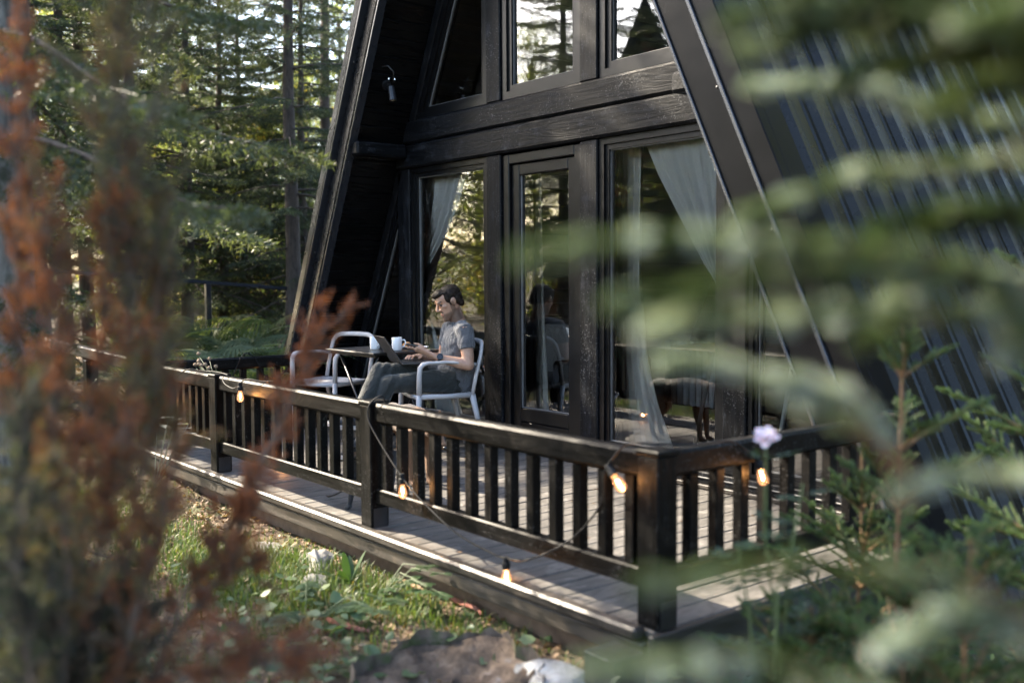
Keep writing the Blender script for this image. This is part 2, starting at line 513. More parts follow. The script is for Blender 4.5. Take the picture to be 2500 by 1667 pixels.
STOP = RIDGE * slen
for side in 'LR':
    mb = MB(); slope_box(mb, side, -0.45, STOP - 0.02, -0.20, -0.02, YO + 0.06, YB)
    roof_slab = obj('roof_slab', mb, M['soffit'], cabin)
    # tongue-and-groove boards under the overhang
    k = 0; s = -0.25
    while s < STOP - 0.15:
        mb = MB(); slope_box(mb, side, s, s + 0.139, -0.02, 0.0, YO + 0.075, YF - 0.002, 0.004)
        obj('soffit_board', mb, M['soffit'], roof_slab)
        s += 0.143
    s = -0.1
    while s < STOP - 0.15:
        mb = MB(); slope_box(mb, side, s, s + 0.147, -0.02, 0.0, YF + 0.16, YB - 0.05, 0.004)
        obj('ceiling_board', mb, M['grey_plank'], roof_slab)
        s += 0.151
    # verge flashing: inner fascia, groove, outer fascia with folded lips
    f = MB(); slope_box(f, side, -0.40, STOP + 0.02, -0.165, 0.012, YO, YO + 0.055, 0.004, tilt=R(12 if side == 'L' else 0))
    fm_ = M['fascia'] if side == 'L' else M['fascia_shaded']  # one trim: left brighter and tilted to look lit, right painted darker
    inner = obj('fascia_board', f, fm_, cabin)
    f = MB(); slope_box(f, side, -0.40, STOP + 0.02, 0.014, 0.032, YO - 0.012, YO + 0.06, 0.003)
    obj('folded_lip', f, M['lip'], inner)
    f = MB(); slope_box(f, side, -0.42, STOP + 0.10, -0.325, -0.200, YO - 0.02, YO + 0.05, 0.005, tilt=R(12 if side == 'L' else 0)); slope_box(f, side, -0.42, STOP + 0.10, -0.322, -0.205, YO + 0.052, YO + 0.20, 0.002)
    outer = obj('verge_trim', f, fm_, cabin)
    f = MB(); slope_box(f, side, -0.42, STOP + 0.10, -0.200, -0.178, YO - 0.034, YO + 0.05, 0.003)
    obj('folded_lip', f, M['lip'], outer)
    for kk in range(9):
        o, t, n = (oL, tL, nL) if side == 'L' else (oR, tR, nR)
        c = o + t * (0.75 + kk * 0.82) + n * (-0.155) + yv * (YO - 0.004)
        mb = MB(); mb.lathe([(0.0, 0.008), (0.008, 0.006), (0.009, 0.0)], c, 8, ax=[t, n, -yv])
        obj('screw', mb, M['black_metal'], inner)

# corrugated steel sheets on both slopes (ribs run up the slope)
PITCH = 0.26
prof = [(0.00, 0.0), (0.014, 0.008), (0.028, 0.0), (0.098, 0.0), (0.112, 0.008), (0.126, 0.0), (0.156, 0.0), (0.184, 0.034), (0.224, 0.034), (0.252, 0.0)]
for side in 'LR':
    o, t, n = (oL, tL, nL) if side == 'L' else (oR, tR, nR)
    y = YO + 0.21
    while y < YB - 0.1:
        pts = []
        for r_ in range(4):
            for a, b in prof: pts.append((y + r_ * PITCH + a, b))
        pts.append((y + 4 * PITCH + 0.006, 0.0))
        mb = MB(); k = len(pts)
        for s_, dn in ((-0.43, 0.0), (STOP + 0.06, 0.0)):
            for a, b in pts: mb.v.append(tuple(o + t * s_ - n * (0.222 + b) + yv * a))
        for s_ in (-0.43, STOP + 0.06):
            for a, b in pts: mb.v.append(tuple(o + t * s_ - n * (0.220 + b - 0.004) + yv * a))
        mb.n = len(mb.v)
        for i in range(k - 1):
            mb.f.append((i, i + 1, k + i + 1, k + i)); mb.f.append((2 * k + i, 3 * k + i, 3 * k + i + 1, 2 * k + i + 1))
            mb.f.append((i, 2 * k + i, 2 * k + i + 1, i + 1)); mb.f.append((k + i, k + i + 1, 3 * k + i + 1, 3 * k + i))
        obj('roof_sheet', mb, M['roof'], cabin)
        y += 4 * PITCH
mb = MB(); mb.prism([(XM - 0.35, RIDGE - 0.30), (XM, RIDGE + 0.40), (XM + 0.35, RIDGE - 0.30), (XM, RIDGE + 0.34)], YO - 0.02, YB)
obj('ridge_cap', mb, M['roof'], cabin)

# ---- gable timbers
PW = 0.17
posts = [(-7.36, -7.19, 2.165), (-6.13, -5.96, None), (-5.10, -4.93, None), (-3.85, -3.68, 2.165)]
def post(x0, x1, z0, z1, y0=YF, d=0.14, mat='facade_z'):
    mb = MB(); mb.box((x0, y0, z0), (x1, y0 + d, z1), 0.007); return obj('post', mb, M[mat], cabin)
post(-7.36, -7.19, 0.10, 2.163)
post(-6.13, -5.96, 0.10, 2.163)
post(-5.10, -4.93, 0.10, 2.163)
post(-3.87, -3.70, 0.10, 2.163)
for x0 in (-6.13, -5.10):
    zt = min((x0 + PW / 2 - XL0), (XR0 - x0 - PW / 2)) / SL - 0.12
    post(x0, x0 + PW, 2.552, zt)
def xbeam(z0, z1, y0, name='beam'):
    mb = MB(); mb.box((xl(z0) + 0.012, y0, z0), (xr(z0) - 0.012, y0 + 0.16, z1), 0.016); return obj(name, mb, M['facade_x'], cabin)
xbeam(2.166, 2.355, YF - 0.026)
xbeam(2.366, 2.550, YF - 0.010)
mb = MB(); mb.box((xl(0.05) + 0.05, YF - 0.02, 0.012), (xr(0.05) - 0.05, YF + 0.18, 0.098), 0.006); obj('sill_beam', mb, M['facade_x'], cabin)
mb = MB(); mb.box((xl(0) + 0.2, YF - 0.055, 0.004), (xr(0) - 0.2, YF - 0.021, 0.03), 0.004); obj('threshold_strip', mb, M['edge'], cabin)
mb = MB(); mb.box((xl(0) + 0.2, YF - 0.03, 0.062), (xr(0) - 0.2, YF - 0.021, 0.07), 0.002); obj('drip_strip', mb, M['seal'], cabin)
# outrigger brackets that carry the overhang
for x0, x1 in ((xl(2.30) + 0.02, -7.17), (-3.83, xr(2.30) - 0.02)):
    mb = MB(); mb.box((x0, YO + 0.015, 2.245), (x1, YF - 0.024, 2.356), 0.016); obj('bracket_beam', mb, M['facade_y'], cabin)
# raking timbers inside the slopes, on the gable
def rake(side, z0, z1, n0, n1, y0, y1, name, mat, ch=0.005):
    mb = MB(); slope_box(mb, side, z0 * slen, z1 * slen, n0, n1, y0, y1, ch); return obj(name, mb, M[mat], cabin)
for side in 'LR':
    rake(side, 0.12, 2.16, 0.0, 0.085, YF + 0.0, YF + 0.14, 'raking_post', 'facade_z')
    rake(side, 2.56, RIDGE - 0.35, 0.0, 0.085, YF + 0.0, YF + 0.14, 'raking_post', 'facade_z')

# ---- windows: frame (4 bars) > pane, seal
def poly_window(pts, name='window', fw=0.055, y0=YF + 0.03, d=0.075, mat='frame', seal=True):
    """pts: outer corners (x,z) anticlockwise seen from outside; mitred frame bars as one frame, pane and seal below it"""
    P2 = np.array(pts, float); k = len(P2)
    cen = P2.mean(0)
    def inset(w_):
        ed = []
        for i in range(k):
            a, b = P2[i], P2[(i + 1) % k]; dd = unit(b - a); nn = np.array([-dd[1], dd[0]])
            if (cen - a) @ nn < 0: nn = -nn
            ed.append((a + nn * w_, dd))
        q = []
        for i in range(k):
            (a, da), (b, db) = ed[i - 1], ed[i]
            A = np.array([[da[0], -db[0]], [da[1], -db[1]]]); t = np.linalg.solve(A, b - a)
            q.append(a + da * t[0])
        return np.array(q)
    def ring(mb, A, B, ya, yb):
        vs = []
        for q in (A, B):
            for y_ in (ya, yb):
                vs += [(p[0], y_, p[1]) for p in q]
        fs = []
        for i in range(k):
            j = (i + 1) % k
            fs += [(i, j, 2 * k + j, 2 * k + i), (k + i, 3 * k + i, 3 * k + j, k + j), (i, k + i, k + j, j), (2 * k + i, 2 * k + j, 3 * k + j, 3 * k + i)]
        mb.add(vs, fs)
    fr = MB(); I1 = inset(fw * 0.55); I2 = inset(fw)
    ring(fr, P2, I1, y0 - 0.012, y0 + d); ring(fr, I1, I2, y0 + 0.004, y0 + d)
    w_ = obj(name, fr, M[mat], cabin)
    I3 = inset(fw + 0.007)
    if seal:
        s_ = MB(); ring(s_, I2, I3, y0 + 0.018, y0 + 0.04); obj('seal', s_, M['seal'], w_)
    g = MB(); q = I2
    g.add([(p[0], y0 + 0.030, p[1]) for p in q], [tuple(range(k))])
    obj('pane', g, M['glass'], w_)
    return w_
e = 0.006
poly_window([(-7.19 + e, 0.10), (-6.13 - e, 0.10), (-6.13 - e, 2.163), (-7.19 + e, 2.163)], fw=0.075)
poly_window([(-4.93 + e, 0.10), (-3.87 - e, 0.10), (-3.87 - e, 2.163), (-4.93 + e, 2.163)], fw=0.075)
def rk(side, z, n): # x on the inner face of the raking post
    return xl(z) + n * slen if side == 'L' else xr(z) - n * slen
nn = 0.09
poly_window([(rk('L', 0.10, nn), 0.10), (-7.36 - e, 0.10), (-7.36 - e, (-7.36 - e - XL0 - nn * slen) / SL - 0.01)], fw=0.05)
poly_window([(-3.70 + e, 0.10), (rk('R', 0.10, nn), 0.10), (-3.70 + e, (XR0 - nn * slen - (-3.70 + e)) / SL - 0.01)], fw=0.05)
poly_window([(rk('L', 2.555, nn), 2.555), (-6.13 - e, 2.555), (-6.13 - e, (-6.13 - e - XL0 - nn * slen) / SL)], fw=0.085)
poly_window([(-5.96 + e, 2.555), (-5.10 - e, 2.555), (-5.10 - e, 4.75), (XM, 5.5), (-5.96 + e, 4.75)], fw=0.095)
poly_window([(-4.93 + e, 2.555), (rk('R', 2.555, nn), 2.555), (-4.93 + e, (XR0 - nn * slen - (-4.93 + e)) / SL)], fw=0.095)

# ---- door: leaf with rails, pane, handle; frame round it
df = MB()
for lo, hi in (((-5.954, YF + 0.02, 0.10), (-5.885, YF + 0.12, 2.155)), ((-5.175, YF + 0.02, 0.10), (-5.106, YF + 0.12, 2.155)), ((-5.884, YF + 0.02, 2.085), (-5.176, YF + 0.12, 2.155))):
    df.box(lo, hi, 0.006)
obj('door_frame', df, M['frame'], cabin)
dl = MB()
dl.box((-5.880, YF + 0.045, 0.105), (-5.795, YF + 0.105, 2.080), 0.006); dl.box((-5.265, YF + 0.045, 0.105), (-5.180, YF + 0.105, 2.080), 0.006)
dl.box((-5.794, YF + 0.046, 2.000), (-5.266, YF + 0.105, 2.080), 0.006); dl.box((-5.794, YF + 0.046, 0.205), (-5.266, YF + 0.105, 0.305), 0.006)
dl.box((-5.794, YF + 0.050, 0.105), (-5.266, YF + 0.105, 0.203), 0.006)
door = obj('door', dl, M['frame'], cabin)
g = MB(); g.add([(-5.794, YF + 0.075, 0.306), (-5.266, YF + 0.075, 0.306), (-5.266, YF + 0.075, 1.999), (-5.794, YF + 0.075, 1.999)], [(0, 1, 2, 3)])
obj('pane', g, M['glass'], door)
g = MB()
for lo, hi in (((-5.794, YF + 0.06, 0.306), (-5.785, YF + 0.073, 1.999)), ((-5.275, YF + 0.06, 0.306), (-5.266, YF + 0.073, 1.999)), ((-5.785, YF + 0.06, 0.306), (-5.275, YF + 0.073, 0.313))):
    g.box(lo, hi)
obj('seal', g, M['seal'], door)
# ---- room behind the glass
M['carpet'] = plain('brown_carpet', (0.14, 0.105, 0.07), 0.95, var=0.3, scale=60, bumps=0.4)
mb = MB(); mb.box((xl(0.05) + 0.05, YF + 0.17, -0.03), (xr(0.05) - 0.05, YB - 0.1, 0.05)); obj('room_floor', mb, M['carpet'], cabin)
z = 0.05
while z < RIDGE - 0.3:
    mb = MB(); z1 = min(z + 0.196, RIDGE - 0.2)
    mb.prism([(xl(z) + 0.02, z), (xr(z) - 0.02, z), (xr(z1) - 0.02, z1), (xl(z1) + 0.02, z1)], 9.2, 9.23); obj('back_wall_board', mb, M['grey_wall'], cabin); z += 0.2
mb = MB(); mb.prism([(XL0, -0.3), (XR0, -0.3), (XM, RIDGE)], YB - 0.05, YB); obj('back_wall', mb, M['soffit'], cabin)
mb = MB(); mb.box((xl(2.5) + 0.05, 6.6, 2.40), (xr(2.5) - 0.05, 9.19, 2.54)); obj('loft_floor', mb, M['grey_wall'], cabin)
# plinth of earth-coloured concrete under deck and house
mb = MB()
mb.box((-7.86, 2.66, -0.9), (-2.62, 2.80, -0.105), 0.004); mb.box((-7.86, 2.802, -0.9), (-7.70, YF + 0.2, -0.105)); mb.box((-8.6, YF + 0.3, -0.9), (-2.4, YB + 0.1, -0.01))
M['skirt'] = plain('black_deck_skirt', (0.012, 0.012, 0.013), 0.6, var=0.3)

# ================================================================== DECK
deck = thing('deck', 'weathered grey plank deck in front of the black cabin', 'deck', (-5.2, 3.5, -0.1))
pl = obj('plinth', mb, M['plinth'], deck)
x = -2.462
rnd = random.Random(4)
while x > -7.86:
    x0 = x - 0.1235
    mb = MB(); dz = rnd.uniform(-0.0022, 0.0022)
    mb.box((x0, 2.605, -0.030), (x, YF - 0.024, 0.0 + dz), 0.004)
    obj('plank', mb, M['deck'], deck)
    # two screw heads near the front of every plank
    x -= 0.1285
# nosing strip and edge boards along the front
mb = MB(); mb.box((-7.95, 2.545, -0.034), (-2.500, 2.603, 0.012), 0.011); obj('nosing', mb, M['edge'], deck)
mb = MB(); mb.box((-7.95, 2.560, -0.108), (-2.480, 2.600, -0.040), 0.006); obj('edge_board', mb, M['edge'], deck)
mb = MB(); mb.box((-2.458, 2.565, -0.125), (-2.430, 4.34, -0.004), 0.005); obj('edge_board', mb, M['edge_y'], deck)
mb = MB(); mb.box((-7.93, 2.61, -0.125), (-7.90, 4.4, -0.004), 0.005); obj('edge_board', mb, M['edge_y'], deck)
mb = MB(); mb.box((-2.56, 2.81, -0.9), (-2.50, 4.4, -0.13), 0.004); obj('skirt_board', mb, M['skirt'], deck)
for yy in (2.75, 3.5, 4.25):
    mb = MB(); mb.box((-2.60, yy - 0.05, -0.9), (-2.495, yy + 0.05, -0.128), 0.004); obj('bearer', mb, M['skirt'], deck)

# ================================================================== RAILINGS
def railing(name, label, a, b, posts_at, n_bal, axis, base_low=True, group='wooden deck railings'):
    """railing from a to b (x,y); posts at fractions; each baluster its own part"""
    a = np.array(a, float); b = np.array(b, float); d = unit(b - a); Lg = np.linalg.norm(b - a)
    t = thing(name, label, 'railing', (*((a + b) / 2), 0.0), 0, group)
    mat = M['rail_' + axis]; side = np.array([-d[1], d[0]])
    ps = [a + d * Lg * f_ for f_ in posts_at]
    pw = 0.105
    for p in ps:
        mb = MB(); mb.box((p[0] - pw / 2, p[1] - pw / 2, 0.002), (p[0] + pw / 2, p[1] + pw / 2, 0.622), 0.006)
        o = obj('post', mb, M['rail_z'], t)
        mb = MB(); mb.box((p[0] - 0.058, p[1] - 0.058, 0.6225), (p[0] + 0.058, p[1] + 0.058, 0.643), 0.009); obj('cap', mb, M['rail_' + axis], o)
        mb = MB(); mb.box((p[0] + pw / 2 + 0.0005, p[1] - 0.04, 0.002), (p[0] + pw / 2 + 0.004, p[1] + 0.04, 0.10), 0.0015); obj('post_shoe', mb, M['black_metal'], o)
    for p, q, nb in zip(ps[:-1], ps[1:], n_bal):
        u = unit(q - p); A = p + u * (pw / 2 + 0.001); B = q - u * (pw / 2 + 0.001)
        mb = MB(); mb.beam((*A, 0.585), (*B, 0.585), 0.07, 0.095, ch=0.012); obj('top_rail', mb, mat, t)
        mb = MB(); mb.beam((*A, 0.167), (*B, 0.167), 0.06, 0.075, ch=0.007); obj('bottom_rail', mb, mat, t)
        gap = np.linalg.norm(B - A)
        for k in range(nb):
            c = A + u * gap * (k + 0.5) / nb if nb > 8 else A + u * gap * (k + 0.5) / nb
            mb = MB(); mb.obox((c[0], c[1], 0.3705), (*u, 0), (-u[1], u[0], 0), (0, 0, 1), (0.024, 0.022, 0.1655), 0.003)
            obj('baluster', mb, M['rail_z'], t)
    return t
YR = 2.66
railing('deck_railing', 'long black wooden railing along the front edge of the deck', (-7.80, YR), (-2.50, YR), (0, (-6.40 + 7.80) / 5.3, (-4.455 + 7.80) / 5.3, 1), (11, 13, 13), 'x')
railing('deck_railing', 'short black wooden railing on the near end of the deck, beside the spruce sapling', (-2.50, 2.72), (-2.50, 4.20), (1.0,), (), 'y')
sr = bpy.data.objects['deck_railing.001']
mb = MB(); mb.beam((-2.50, YR + 0.054, 0.585), (-2.50, 4.146, 0.585), 0.07, 0.095, ch=0.012); obj('top_rail', mb, M['rail_y'], sr)
mb = MB(); mb.beam((-2.50, YR + 0.054, 0.167), (-2.50, 4.146, 0.167), 0.06, 0.075, ch=0.007); obj('bottom_rail', mb, M['rail_y'], sr)
for k in range(9):
    yy = 2.835 + k * 0.1455
    mb = MB(); mb.box((-2.522, yy - 0.024, 0.205), (-2.478, yy + 0.024, 0.536), 0.003); obj('baluster', mb, M['rail_z'], sr)
railing('deck_railing', 'black wooden railing across the far end of the deck, under the metal handrail', (-7.80, 2.78), (-7.80, 4.02), (1.0,), (), 'y')
sr = bpy.data.objects['deck_railing.002']
mb = MB(); mb.beam((-7.80, YR + 0.054, 0.585), (-7.80, 3.966, 0.585), 0.07, 0.095, ch=0.012); obj('top_rail', mb, M['rail_y'], sr)
mb = MB(); mb.beam((-7.80, YR + 0.054, 0.167), (-7.80, 3.966, 0.167), 0.06, 0.075, ch=0.007); obj('bottom_rail', mb, M['rail_y'], sr)
for k in range(8):
    yy = 2.84 + k * 0.15
    mb = MB(); mb.box((-7.822, yy - 0.024, 0.205), (-7.778, yy + 0.024, 0.536), 0.003); obj('baluster', mb, M['rail_z'], sr)
# footbridge rail that carries on past the far corner
t = thing('footbridge_rail', 'low weathered rail continuing left past the far deck corner behind the red bush', 'railing', (-9.2, 2.66, 0.1))
mb = MB(); mb.beam((-7.90, 2.66, 0.60), (-10.6, 2.66, 0.66), 0.07, 0.095, ch=0.01); obj('top_rail', mb, M['edge'], t)
for xx in (-9.2, -10.5):
    mb = MB(); mb.box((xx - 0.05, 2.61, float(gh(xx, 2.66)) - 0.2), (xx + 0.05, 2.71, 0.57), 0.006); obj('post', mb, M['rail_z'], t)
# ================================================================== FURNITURE ON THE DECK
def facing(F):
    return math.atan2(F[1], F[0]) - math.pi / 2
def loc_frame(loc, rz):
    c, s = math.cos(rz), math.sin(rz)
    return lambda p: np.array([loc[0] + c * p[0] - s * p[1], loc[1] + s * p[0] + c * p[1], loc[2] + p[2]])

def make_chair(label, loc, rz):
    t = thing('garden_chair', label, 'chair', loc, rz, 'pale grey plastic armchairs on the deck')
    P = dict(n=10, up0=(1, 0, 0))
    # seat: dished slab
    mb = MB(); nx, ny = 9, 9; vs = []; fs = []
    for lay in (0, 1):
        for i in range(nx):
            for j in range(ny):
                u, v = i / (nx - 1) * 2 - 1, j / (ny - 1) * 2 - 1
                r = 0.06
                xx = 0.222 * u; yy = 0.21 * v - 0.005
                if abs(u) > 0.99 and abs(v) > 0.99: xx *= 0.93; yy *= 0.93
                z = 0.438 - 0.016 * (1 - u * u) * (1 - v * v) - (0.022 if lay else 0) - 0.012 * max(0, v) ** 4
                vs.append((xx, yy, z))
    n = nx * ny
    for i in range(nx - 1):
        for j in range(ny - 1):
            a = i * ny + j
            fs.append((a, a + ny, a + ny + 1, a + 1)); fs.append((n + a, n + a + 1, n + a + ny + 1, n + a + ny))
    for i in range(nx - 1):
        for j in (0, ny - 1):
            a = i * ny + j; b = a + ny; fs.append((a, n + a, n + b, b) if j else (a, b, n + b, n + a))
    for j in range(ny - 1):
        for i in (0, nx - 1):
            a = i * ny + j; b = a + 1; fs.append((a, b, n + b, n + a) if i else (a, n + a, n + b, b))
    mb.add(vs, fs); obj('seat', mb, M['chair'], t, smooth=True, local=True)
    for sg in (-1, 1):
        x = 0.236 * sg
        # front leg runs up into the armrest in one bend
        mb = MB(); mb.tube([(x * 1.03, 0.225, 0.0), (x * 1.01, 0.208, 0.25), (x, 0.198, 0.44)], [(0.016, 0.014), (0.018, 0.017), (0.019, 0.021)], **P)
        obj('leg', mb, M['chair'], t, smooth=True, local=True)
        mb = MB(); mb.tube([(x, 0.198, 0.43), (x, 0.194, 0.58), (x, 0.188, 0.630), (x, 0.168, 0.655), (x, 0.13, 0.664), (x, 0.0, 0.666), (x, -0.14, 0.655), (x * 0.985, -0.235, 0.642)],
                           [(0.019, 0.02), (0.02, 0.018), (0.021, 0.018), (0.023, 0.017), (0.025, 0.013), (0.026, 0.012), (0.024, 0.012), (0.02, 0.012)], **P)
        obj('armrest', mb, M['chair'], t, smooth=True, local=True)
        mb = MB(); mb.tube([(x * 1.03, -0.300, 0.0), (x * 1.01, -0.235, 0.25), (x, -0.195, 0.43)], [(0.015, 0.014), (0.018, 0.018), (0.019, 0.024)], **P)
        obj('leg', mb, M['chair'], t, smooth=True, local=True)
        mb = MB(); mb.tube([(x, 0.20, 0.427), (x, 0.0, 0.424), (x, -0.20, 0.427)], [(0.016, 0.021), (0.014, 0.017), (0.016, 0.021)], **P)
        obj('side_rail', mb, M['chair'], t, smooth=True, local=True)
    pts = []
    for sg in (-1, 1):
        q = [(0.236 * sg, -0.195, 0.42), (0.236 * sg, -0.225, 0.56), (0.233 * sg, -0.255, 0.68), (0.222 * sg, -0.272, 0.745), (0.195 * sg, -0.284, 0.782), (0.15 * sg, -0.293, 0.797)]
        pts += q if sg < 0 else [(0.05, -0.302, 0.80)] + q[::-1]
        if sg < 0: pts += [(-0.05, -0.302, 0.80)]
    mb = MB(); mb.tube(pts, [(0.02, 0.013)] * len(pts), n=10, up0=(1, 0, 0))
    obj('back_frame', mb, M['chair'], t, smooth=True, local=True)
    mb = MB(); mb.tube([(-0.225, -0.2, 0.424), (0, -0.215, 0.418), (0.225, -0.2, 0.424)], [(0.014, 0.018)] * 3, n=10, up0=(0, 1, 0))
    mb.tube([(-0.225, 0.2, 0.424), (0, 0.21, 0.416), (0.225, 0.2, 0.424)], [(0.012, 0.015)] * 3, n=10, up0=(0, 1, 0))
    obj('cross_rail', mb, M['chair'], t, smooth=True, local=True)
    return t
FM = unit((-0.30, -0.954)); OM = np.array([-6.13, 4.19, 0.0]); RM = facing(FM)
make_chair('pale grey plastic armchair the man is sitting in', OM, RM)
make_chair('empty pale grey plastic armchair behind the black folding table', (-7.40, 4.02, 0.0), facing((0.30, -0.954)))

# folding table
tb = thing('folding_table', 'black square folding table with mugs and a plate on it', 'table', (-6.68, 4.10, 0))
mb = MB(); mb.box((-7.06, 3.79, 0.705), (-6.34, 4.40, 0.722), 0.006); obj('table_top', mb, M['table_top'], tb)
mb = MB(); mb.box((-7.03, 3.82, 0.685), (-6.37, 3.835, 0.704)); mb.box((-7.03, 4.355, 0.685), (-6.37, 4.37, 0.704)); obj('frame', mb, M['black_metal'], tb)
for yy in (3.86, 4.33):
    for a, b in (((-6.95, yy, 0.69), (-6.42, yy, 0.012)), ((-6.42, yy + 0.022, 0.69), (-6.95, yy + 0.022, 0.012))):
        mb = MB(); mb.tube([a, b], 0.011, 8); obj('leg', mb, M['black_metal'], tb, smooth=True)
mb = MB(); mb.tube([(-6.42, 3.86, 0.012), (-6.42, 4.352, 0.012)], 0.010, 8); mb.tube([(-6.95, 3.86, 0.012), (-6.95, 4.352, 0.012)], 0.010, 8); obj('foot_bar', mb, M['black_metal'], tb, smooth=True)

def mug(label, c, ang):
    t = thing('mug', label, 'mug', c, 0, 'white mugs on the table')
    mb = MB(); mb.lathe([(0.0, 0.002), (0.034, 0.002), (0.037, 0.006), (0.0385, 0.095), (0.0375, 0.098), (0.0355, 0.096), (0.0345, 0.012), (0.0, 0.010)], n=24)
    obj('cup', mb, M['white'], t, smooth=True, local=True)
    ca, sa = math.cos(ang), math.sin(ang)
    hp = [(0.036, 0.078), (0.056, 0.080), (0.064, 0.066), (0.062, 0.045), (0.052, 0.030), (0.036, 0.024)]
    mb = MB(); mb.tube([(r * ca, r * sa, z) for r, z in hp], 0.0052, 8); obj('handle', mb, M['white'], t, smooth=True, local=True)
    mb = MB(); mb.lathe([(0.0, 0.078), (0.0352, 0.078)], n=20); obj('coffee', mb, plain('coffee', (0.03, 0.014, 0.006), 0.1), t, local=True)
mug('white mug with its handle turned to the man', (-6.475, 4.075, 0.7222), math.atan2(0.78, 0.62))
mug('white mug half hidden behind the laptop screen', (-6.70, 4.02, 0.7222), math.atan2(-0.78, -0.62) + 2.2)
t = thing('plate', 'white plate on the table behind the phone', 'plate', (-6.50, 4.27, 0.7222))
mb = MB(); mb.lathe([(0.0, 0.006), (0.055, 0.006), (0.088, 0.018), (0.09, 0.020), (0.086, 0.015), (0.05, 0.001), (0.0, 0.001)], n=32); obj('dish', mb, M['white'], t, smooth=True, local=True)
mb = MB()
cp = [(-0.05 + 0.1 * k / 8, 0.012 * math.sin(k / 8 * 3.14), 0.026) for k in range(9)]
mb.tube(cp, [0.006, 0.014, 0.02, 0.024, 0.026, 0.024, 0.02, 0.014, 0.006], 10)
c = obj('croissant', mb, plain('baked_crust', (0.42, 0.2, 0.07), 0.6, var=0.4, scale=40, bumps=0.5), origin=(0, 0, 0), smooth=True); c.location = (-6.56, 4.21, 0.727)
tag(c, 'golden croissant lying on the white plate', 'croissant')

# laptop on the lap
T_ = loc_frame(OM, RM)
lp = thing('laptop', 'open dark laptop on the lap of the man', 'laptop', T_((0.0, 0.18, 0.652)), RM)
def lpobj(name, mb, mat, par, **kw): return obj(name, mb, mat, par, local=True, **kw)
M['laptop'] = plain('graphite_laptop_shell', (0.03, 0.03, 0.032), 0.38, var=0.1)
M['key'] = plain('black_key', (0.012, 0.012, 0.013), 0.5)
mb = MB(); mb.box((-0.165, -0.115, 0.0), (0.165, 0.112, 0.013), 0.004); base_ = lpobj('keyboard_deck', mb, M['laptop'], lp)
for r_ in range(5):
    for k in range(13):
        mb = MB(); x0 = -0.148 + k * 0.0229; y0 = -0.005 + r_ * 0.021
        mb.box((x0, y0, 0.0132), (x0 + 0.0195, y0 + 0.017, 0.0152), 0.0006)
        lpobj('key', mb, M['key'], base_)
mb = MB(); mb.box((-0.05, -0.095, 0.0132), (0.05, -0.03, 0.0138)); lpobj('touchpad', mb, plain('touchpad', (0.04, 0.04, 0.042), 0.3), base_)
ta = R(124); hy, hz = 0.112, 0.010
d_ = np.array([0, -math.cos(ta), math.sin(ta)]); n_ = np.array([0, math.sin(ta), math.cos(ta)])
mb = MB(); mb.obox(np.array([0, hy, hz]) + d_ * 0.117 + n_ * 0.004, (1, 0, 0), d_, n_, (0.165, 0.113, 0.0035), 0.002); lid = lpobj('screen_lid', mb, M['laptop'], lp)
mb = MB(); mb.obox(np.array([0, hy, hz]) + d_ * 0.12 - n_ * 0.0002, (1, 0, 0), d_, n_, (0.154, 0.098, 0.0006)); lpobj('display', mb, plain('lit_display', (0.02, 0.02, 0.024), 0.15, Emission_Color=(0.6, 0.7, 0.8, 1), Emission_Strength=0.25), lid)

# black spot lamp under the overhang
sp = thing('spot_lamp', 'small black spot lamp under the left overhang, pointing down', 'lamp', (xl(2.72) + 0.06, 4.38, 2.72))
xw = xl(2.80)
mb = MB(); mb.lathe([(0.0, 0.02), (0.035, 0.02), (0.04, 0.0)], (xl(2.80) + 0.0, 4.38, 2.80), 16, ax=[np.array(tL), yv, nL]); obj('base_plate', mb, M['black_metal'], sp, smooth=False)
mb = MB(); mb.tube([(xl(2.80) + 0.01, 4.38, 2.80), (xl(2.8) + 0.055, 4.38, 2.79), (xl(2.8) + 0.075, 4.38, 2.765)], 0.008, 8); obj('bracket', mb, M['black_metal'], sp, smooth=True)
lx = xl(2.80) + 0.085
sa_ = [unit((1, 0, 0.25)), np.array([0, 1.0, 0]), unit((-0.25, 0, 1.0))]
mb = MB(); mb.lathe([(0.0, 0.06), (0.022, 0.06), (0.028, 0.052), (0.030, -0.06), (0.026, -0.062), (0.025, -0.045), (0.0, -0.045)], (lx, 4.38, 2.72), 20, ax=sa_); obj('lamp_body', mb, M['black_metal'], sp, smooth=False)
mb = MB(); mb.lathe([(0.0, -0.052), (0.0245, -0.052)], (lx, 4.38, 2.72), 16, ax=sa_); obj('lens', mb, plain('lamp_lens', (0.7, 0.68, 0.6), 0.2), sp)
mb = MB(); mb.tube([(xl(2.92) + 0.012, 4.30, 2.92), (xl(2.93) + 0.05, 4.33, 2.925), (xl(2.9) + 0.08, 4.37, 2.88), (xl(2.85) + 0.085, 4.38, 2.80)], 0.006, 8); obj('cable', mb, M['black_metal'], sp, smooth=True)
mb = MB(); mb.lathe([(0.0, 0.005), (0.008, 0.005), (0.008, -0.008)], (lx - 0.012, 4.36, 2.835), 10); mb.lathe([(0.0, 0.005), (0.007, 0.005), (0.007, -0.007)], (lx + 0.012, 4.40, 2.833), 10); obj('clip', mb, M['steel'], sp)

